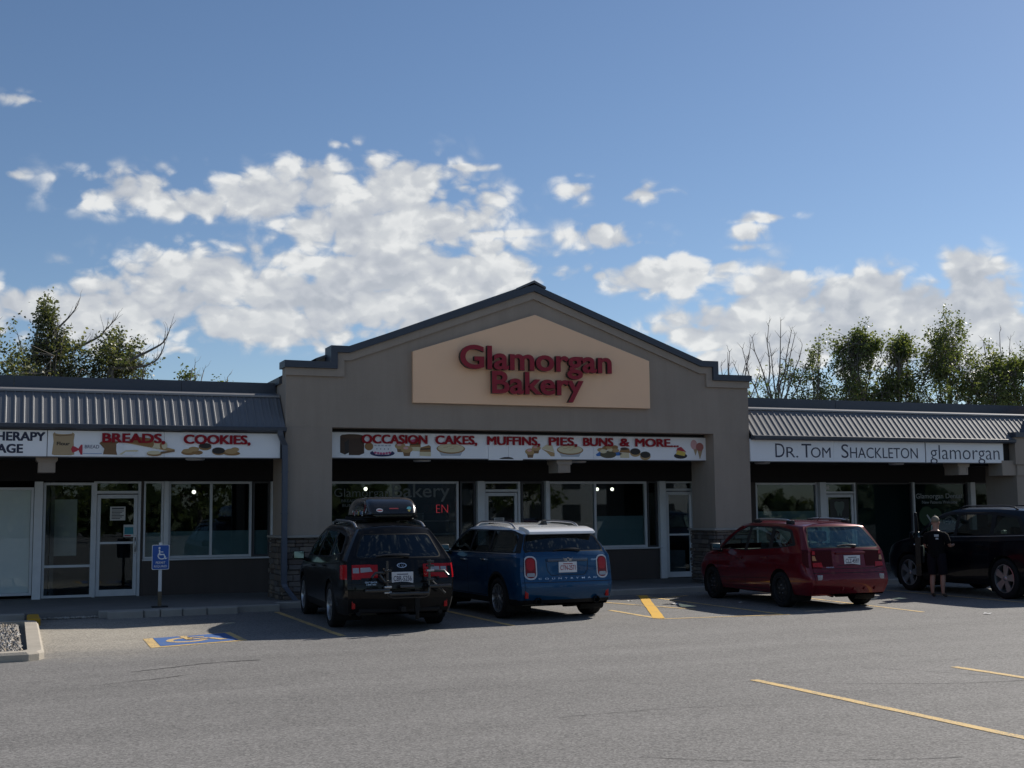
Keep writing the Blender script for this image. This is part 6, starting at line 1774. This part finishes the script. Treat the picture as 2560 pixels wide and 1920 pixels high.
    for b in blobs:
        subs = []
        for q in range(9):
            u = Vector((rnd.gauss(0, .5), rnd.gauss(0, .5), rnd.uniform(-.85, .95))); k = 1 - .45 * max(0, u.z)
            subs.append((b[0] + b[3] * u.x * k, b[1] + b[4] * u.y * k, b[2] + b[5] * u.z, b[3] * rnd.uniform(.22, .48), b[4] * rnd.uniform(.25, .5), b[5] * rnd.uniform(.25, .55)))
        for c in range(nclump):
            sb = rnd.choice(subs)
            c0 = Vector((sb[0] + sb[3] * rnd.gauss(0, .62), sb[1] + sb[4] * rnd.gauss(0, .62), sb[2] + sb[5] * rnd.gauss(0, .6)))
            if c0.z < 2.2: continue
            near = min(rnd.sample(ends, min(14, len(ends))), key=lambda p: (p - c0).length)
            tube(bm, [near, near.lerp(c0, .6) + Vector((0, 0, .06)), c0], [.012, .008, .004], 4, caps=False)
            ax = (c0 - near).normalized() if (c0 - near).length > .01 else Vector((0, 0, 1)); ax = (ax + Vector((0, 0, .8))).normalized()
            for k in range(rnd.randint(int(per * .6), int(per * 1.3))):
                t = rnd.gauss(0, 1); q = c0 + ax * t * sprig * .62 + Vector((rnd.gauss(0, 1), rnd.gauss(0, 1), rnd.gauss(0, 1))) * sprig * .33
                s = leaf * rnd.uniform(.55, 1.25); A = Vector((rnd.gauss(0, 1), rnd.gauss(0, 1), rnd.gauss(0, .7))).normalized(); B = A.cross(Vector((rnd.gauss(0, 1), rnd.gauss(0, 1), rnd.gauss(0, 1)))).normalized()
                h = A * s * .5; g = B * s * .34
                v = [lf.verts.new(p) for p in (q - h, q + g - h * .1, q + h, q - g - h * .1)]
                lf.faces.new(v)
    finish('trunk', bm, BARK if blobs else BARK_D, root)
    if lf: finish('crown', lf, leafm, root)
    return root
GT = 'poplars behind the shops'
BOA = [(0.72, 7.04), (0.91, 7.55), (1.27, 8.08), (1.71, 8.66), (2.09, 9.09), (2.35, 9.48)]
BOB = [(1.43, 6.81), (1.5, 7.19), (1.83, 7.72), (2.53, 8.1), (3.23, 8.51), (3.41, 8.74), (3.71, 9.09)]
BOC = [(3.53, 6.96), (3.9, 7.32), (4.5, 7.67), (5.05, 7.98), (5.48, 8.29), (5.66, 8.69)]
BOD = [(3.61, 7.0), (4.08, 7.22), (4.81, 7.35), (5.27, 7.63), (5.48, 8.1)]
# left of the gable
tree(1, 'grey green tree top at the far left photo edge above the roof', (-1.5, 47, 0), [(0, 0, 7.2, 1.9, 1.6, 1.6), (.8, 0, 6.2, 1.6, 1.4, 1.1)], 5, LEAF_B, 62, 20, .13, bare=[(1.2, 0, 8.9)], group=GT)
tree(2, 'tallest leafy tree at the left with a pointed tip and bare leaning boughs', (1.3, 48, 0), [(0, 0, 7.6, .75, .9, 1.25), (.1, 0, 8.9, .32, .4, .75), (-.5, 0, 7.0, 1.0, 1, 1.0), (.9, .2, 7.1, 1.2, 1, .95)], 5, LEAF_B, 44, 19, .125,
     bare=[(-.9, .2, 8.7)], boughs=[BOA], group=GT)
tree(3, 'rounded grey green tree left of the bare branches over the left roof', (3.2, 48.5, 0), [(0, 0, 7.3, 1.15, 1.1, 1.0), (.3, 0, 6.8, 1.3, 1.1, .8), (.75, 0, 8.0, .55, .6, .75)], 6, LEAF_B, 46, 20, .125, boughs=[BOB], group=GT)
tree(4, 'bare dead boughs leaning right above the left roof', (4.4, 47.6, 0), [(-.1, 0, 6.6, .6, .6, .6)], 3, LEAF_B, 14, 14, .12, bare=[(.3, 0, 7.9)], boughs=[BOC, BOD], group=GT)
tree(5, 'thin leafy sprig just left of the gable, poking over the roof', (6.3, 47.2, 0), [(0, 0, 6.7, .22, .3, .55), (-.55, 0, 6.3, .35, .3, .3)], 3, LEAF_A, 12, 14, .12, bare=[(.6, 0, 7.5), (.3, 0, 7.7)], group=GT)
tree(6, 'smallest sprig of leaves over the left roof nearest the gable', (7.6, 47, 0), [(0, 0, 6.5, .22, .2, .45)], 3, LEAF_A, 10, 12, .12, bare=[(.15, 0, 7.3)], group=GT)
# right of the gable
tree(7, 'nearly leafless tree right beside the gable end', (29.6, 46.5, 0), [], 0, LEAF_A, 0, 0, bare=[(.1, 0, 9.0), (.9, 0, 8.7), (1.2, 0, 9.4), (-.4, 0, 8.4), (1.6, 0, 8.2)], trunk_h=4, group=GT)
tree(8, 'tall bare branched tree with a few low leaves right of the gable', (32.6, 47.5, 0), [(-.6, 0, 7.6, .45, .6, .8), (.9, 0, 7.9, .6, .6, .8), (.4, 0, 7.0, 1.0, .7, .5)], 3, LEAF_A, 9, 12, .13,
     bare=[(-1.6, 0, 9.3), (-.9, .2, 9.9), (-.2, 0, 10.4), (.5, 0, 10.7), (1.2, .1, 10.3), (1.7, 0, 9.6), (2.0, 0, 9.0), (-2.0, .1, 8.6), (1.0, -.3, 10.0), (.1, .4, 9.7)], group=GT)
tree(9, 'slender see-through young tree between the bare tree and the twin poplars', (35.4, 48, 0), [(0, 0, 8.7, .6, .6, .8), (-.6, 0, 7.5, .95, .7, .7), (.7, 0, 7.2, 1.1, .6, .7)], 4, LEAF_A, 24, 14, .13, bare=[(.2, 0, 10.0)], group=GT)
tree(10, 'left one of the twin leafy poplars over the dental roof', (38.1, 48.5, 0), [(0, 0, 9.1, 1.0, .9, 1.25), (-.3, 0, 8.0, 1.2, .9, 1.0), (.3, 0, 10.0, .5, .5, .5), (.2, .5, 7.1, 1.7, .8, .7)], 5, LEAF_A, 58, 17, .135, group=GT)
tree(11, 'right one of the twin leafy poplars over the dental roof', (40.7, 48.5, 0), [(0, 0, 8.8, .95, .9, 1.2), (.5, 0, 7.7, 1.2, 1, .9), (.05, 0, 9.8, .5, .5, .5), (-.9, 0, 7.6, .8, .8, .7), (.3, .5, 7.1, 1.6, .8, .7)], 5, LEAF_A, 48, 17, .135, group=GT)
tree(12, 'upright dense poplar column between the twin poplars and the spreading one', (43.3, 48, 0), [(-.3, 0, 9.6, .65, .8, 1.3), (.35, 0, 8.6, 1.0, 1, 1.3), (0, 0, 7.5, 1.5, 1, 1.0)], 5, LEAF_A, 66, 18, .135, group=GT)
tree(13, 'broad poplar with antler-like dead top near the right photo edge', (46.0, 47.5, 0), [(0, 0, 8.6, .7, .8, 1.0), (.4, 0, 7.6, 1.7, 1.1, 1.0), (1.5, 0, 9.1, .7, .6, .45), (-.6, 0, 7.4, 1.2, 1, .9)], 5, LEAF_A, 56, 18, .135,
     bare=[(-.9, 0, 10.3), (.2, 0, 10.8), (.8, 0, 10.4), (-1.4, 0, 9.0), (1.6, 0, 10.0)], group=GT)
tree(14, 'leafy crown cut by the right photo edge above the roof', (49.2, 47.5, 0), [(0, 0, 8.4, 1.1, 1, 1.3), (0, 0, 7.0, 1.6, 1.2, 1.0)], 5, LEAF_A, 62, 18, .135, bare=[(-.8, 0, 9.9), (-.4, 0, 9.6)], group=GT)
# across the lot, behind the photographer: seen only mirrored in the shop glass
GB = 'trees across the lot behind the photographer'
for k, (x, y, s) in enumerate(((2, -30, .8), (13, -36, 1.0), (38, -38, .95))):
    tree(30 + k, 'dark tree across the lot behind the photographer, mirrored in the shop glass', (x, y, 0), [(0, 0, 4.5 * s, 2.2, 2, 2.6 * s), (0, 0, 7.5 * s, 1.2, 1.1, 2.0 * s)], 3, LEAF_A, 70, 12, .42, sprig=.55, group=GB)
AP = thing('apartment_block', 'pale low apartment block across the lot, mirrored faintly in the bakery glass', 'building', (47, -46, 0))
bm = bmesh.new(); box(bm, -14, 14, -5, 5, 0, 11.5); finish('wall', bm, mat('pale_wall', (.55, .54, .52), .85, var=.1), AP)
for fl in range(4):
    for k in range(9):
        bm = bmesh.new(); box(bm, -12.6 + k * 3, -11.0 + k * 3, 4.95, 5.04, 1.0 + fl * 2.7, 2.4 + fl * 2.7); finish('window', bm, mat('far_window', (.03, .035, .045), .15), AP)
bm = bmesh.new(); box(bm, -14.3, 14.3, -5.3, 5.3, 11.5, 11.9); finish('roof', bm, FASCIA, AP)

# far wood across the lot: one dark mass
bm = bmesh.new(); rnd = random.Random(77)
for i in range(5200):
    x = rnd.uniform(-90, 120); h = 3.4 + 1.2 * sin(x * .21) + .9 * sin(x * .63 + 1) + .6 * sin(x * 1.9); z = h * rnd.random() ** .7; y = -62 - rnd.uniform(0, 4); s = rnd.uniform(.5, 1.1)
    A = Vector((rnd.gauss(0, 1), rnd.gauss(0, .4), rnd.gauss(0, 1))).normalized() * s; B = A.cross(Vector((0, 1, .3))).normalized() * s * .7; c = Vector((x, y, z))
    bm.faces.new([bm.verts.new(p) for p in (c - A, c + B, c + A, c - B)])
tag(finish('far_wood', bm, LEAF_A), kind='stuff')

# ------------------------------------------------------------------ the driver at the open door
def skin_mesh(verts, edges, radii, root=0, sub=2):
    me = bpy.data.meshes.new('skin'); me.from_pydata(verts, edges, []); o = bpy.data.objects.new('skin', me); COL.objects.link(o)
    md = o.modifiers.new('s', 'SKIN'); md.use_smooth_shade = True
    for i, r in enumerate(radii):
        sv = me.skin_vertices[0].data[i]; sv.radius = r if isinstance(r, (list, tuple)) else (r, r); sv.use_root = (i == root)
    m2 = o.modifiers.new('b', 'SUBSURF'); m2.levels = sub; m2.render_levels = sub
    bpy.context.view_layer.update()
    r = bpy.data.meshes.new_from_object(o.evaluated_get(bpy.context.evaluated_depsgraph_get()))
    bpy.data.objects.remove(o)
    return r
SKIN = mat('skin', (.36, .20, .145), .55, var=.08); SHIRT = mat('shirt_black', (.007, .007, .008), .9, spec=.1, bump=.2, bscale=90); SHORTS = mat('shorts_charcoal', (.012, .011, .016), .9, spec=.1, bump=.2, bscale=90)
HAIR = mat('hair_greyblond', (.20, .165, .12), .7, bump=.4, bscale=120); SHOE = mat('shoe_brown', (.10, .07, .055), .8); PATCH = mat('shirt_patch', (.42, .46, .48), .7)
PERS = thing('person', 'person in black t-shirt and dark shorts standing at the open suv door', 'person', (17.02, 19.45, 0), radians(-62)); PERS.scale = (.89, .89, .885)
# local frame: facing +y; x right
V = []; E_ = []; Rr = []
def nd(p, r, par=None):
    V.append(p); Rr.append(r); i = len(V) - 1
    if par is not None: E_.append((par, i))
    return i
pel = nd((0, 0, .93), (.165, .125)); sp = nd((0, .01, 1.08), (.155, .120), pel); ch = nd((0, .0, 1.26), (.175, .125), sp); up = nd((0, -.01, 1.39), (.150, .095), ch); nk = nd((0, .01, 1.475), .058, up); hd0 = nd((0, .02, 1.55), .066, nk); hd1 = nd((0, .035, 1.62), (.078, .092), hd0); hd2 = nd((0, .03, 1.70), (.074, .086), hd1); nd((0, .025, 1.745), (.045, .05), hd2)
for s in (-1, 1):
    hp_ = nd((s * .10, 0, .86), (.098, .108), pel); kn = nd((s * .115, .03 - .01 * s, .49), .062, hp_); cf = nd((s * .118, -.01, .34), .060, kn); an = nd((s * .115, -.03, .09), .036, cf); fm = nd((s * .125, .05, .045), (.042, .034), an); nd((s * .13, .16, .035), (.040, .026), fm)
    sh = nd((s * .20, -.01, 1.375), .062, up); el_ = nd((s * .27, .05 if s < 0 else .10, 1.12), .043, sh); wr_ = nd((s * .17 if s < 0 else s * .25, .27 if s < 0 else .34, 1.06 if s < 0 else 1.13), .027, el_); pm = nd((s * .145 if s < 0 else s * .23, .33 if s < 0 else .405, 1.06 if s < 0 else 1.145), (.036, .020), wr_)
    base = Vector(V[pm]); d = (Vector(V[pm]) - Vector(V[wr_])).normalized(); side = d.cross(Vector((0, 0, 1))).normalized()
    for k, (o, L) in enumerate(((-.027, .060), (-.009, .070), (.009, .066), (.026, .052))):
        a = base + side * o + d * .03; b = a + d * L * .55 + Vector((0, 0, -.008)); c = b + d * L * .4 + Vector((0, 0, -.022))
        i = nd(tuple(a), .0095, pm); j = nd(tuple(b), .0085, i); nd(tuple(c), .0075, j)
    th = base + side * (.036 * (1 if s < 0 else -1)) - d * .01; i = nd(tuple(th), .011, pm); nd(tuple(th + d * .035 + side * .014 * (1 if s < 0 else -1) + Vector((0, 0, .004))), .009, i)
me = skin_mesh(V, E_, Rr, 0, 2)
for p in me.vertices: pass
me.materials.clear()
for m_ in (SKIN, SHIRT, SHORTS, SHOE): me.materials.append(m_)
for f in me.polygons:
    c = f.center; f.use_smooth = True; r = sqrt(c.x * c.x)
    if c.z > 1.46: k = 0
    elif c.z > .97: k = 1 if (abs(c.x) < .235 and not (c.y > .14)) or (c.z > 1.20 and abs(c.x) < .30) else 0
    elif c.z > .53: k = 2
    elif c.z > .085: k = 0
    else: k = 3
    f.material_index = k
body = bpy.data.objects.new('body', me); link(body, PERS)
# loose shirt hem and shorts legs over the body
bm = bmesh.new()
prof = [(.178, .135, .88), (.185, .142, .93), (.180, .138, 1.02), (.178, .135, 1.12), (.190, .140, 1.25), (.188, .130, 1.34), (.150, .105, 1.41), (.075, .072, 1.455)]
rows = []
for rx, ry, z in prof: rows.append([bm.verts.new((rx * cos(a) * (1 + .02 * sin(5 * a + z * 9)), ry * sin(a) * (1 + .03 * sin(4 * a + z * 14)), z)) for a in [2 * pi * i / 28 for i in range(28)]])
for a, b in zip(rows[:-1], rows[1:]):
    for i in range(28): bm.faces.new((a[i], a[(i + 1) % 28], b[(i + 1) % 28], b[i]))
for s in (-1, 1):
    tube(bm, [(s * .155, -.01, 1.385), (s * .215, .0, 1.335), (s * .245, .025, 1.235), (s * .256, .04, 1.18)], [.070, .074, .066, .066], 14, caps=False)
finish('shirt', bm, SHIRT, PERS, 60)
bm = bmesh.new()
for s in (-1, 1): tube(bm, [(s * .082, 0, .95), (s * .098, .0, .82), (s * .112, .015, .66), (s * .116, .03, .50)], [.118, .116, .100, .098], 18, caps=False)
finish('shorts', bm, SHORTS, PERS, 60)
bm = bmesh.new(); blob(bm, (0, .012, 1.70), (.084, .100, .088), 20)
for v in bm.verts:
    if v.co.y > .06 and v.co.z < 1.73: v.co.y = .06 + (v.co.y - .06) * .2; v.co.z = max(v.co.z, 1.70)
    if v.co.z < 1.64: v.co.z = 1.64 + (v.co.z - 1.64) * .3
finish('hair', bm, HAIR, PERS, 60)
bm = bmesh.new(); t = bmesh.new()
blob(bm, (-.082, .03, 1.625), (.012, .022, .034), 10); blob(bm, (.082, .03, 1.625), (.012, .022, .034), 10); finish('ear', bm, SKIN, PERS, 60)
bm = bmesh.new(); blob(bm, (0, .128, 1.612), (.014, .020, .024), 10); blob(bm, (0, .118, 1.57), (.026, .008, .008), 10, 1)
for s in (-1, 1): blob(bm, (s * .033, .112, 1.645), (.012, .008, .007), 8, 2)
finish('face', bm, [SKIN, mat('lip', (.30, .11, .10), .5), BLACK], PERS, 60)
bm = bmesh.new()
for x0, z0, w_, h in ((.02, 1.33, .10, .05), (.05, 1.27, .06, .035)):
    v = [bm.verts.new((x0 + a * w_, -.146 + .004 * a, z0 + b * h)) for a, b in ((0, 0), (1, 0), (1, 1), (0, 1))]; bm.faces.new(v)
finish('shirt_patch', bm, PATCH, PERS)  # two pale patches high on the back of the shirt
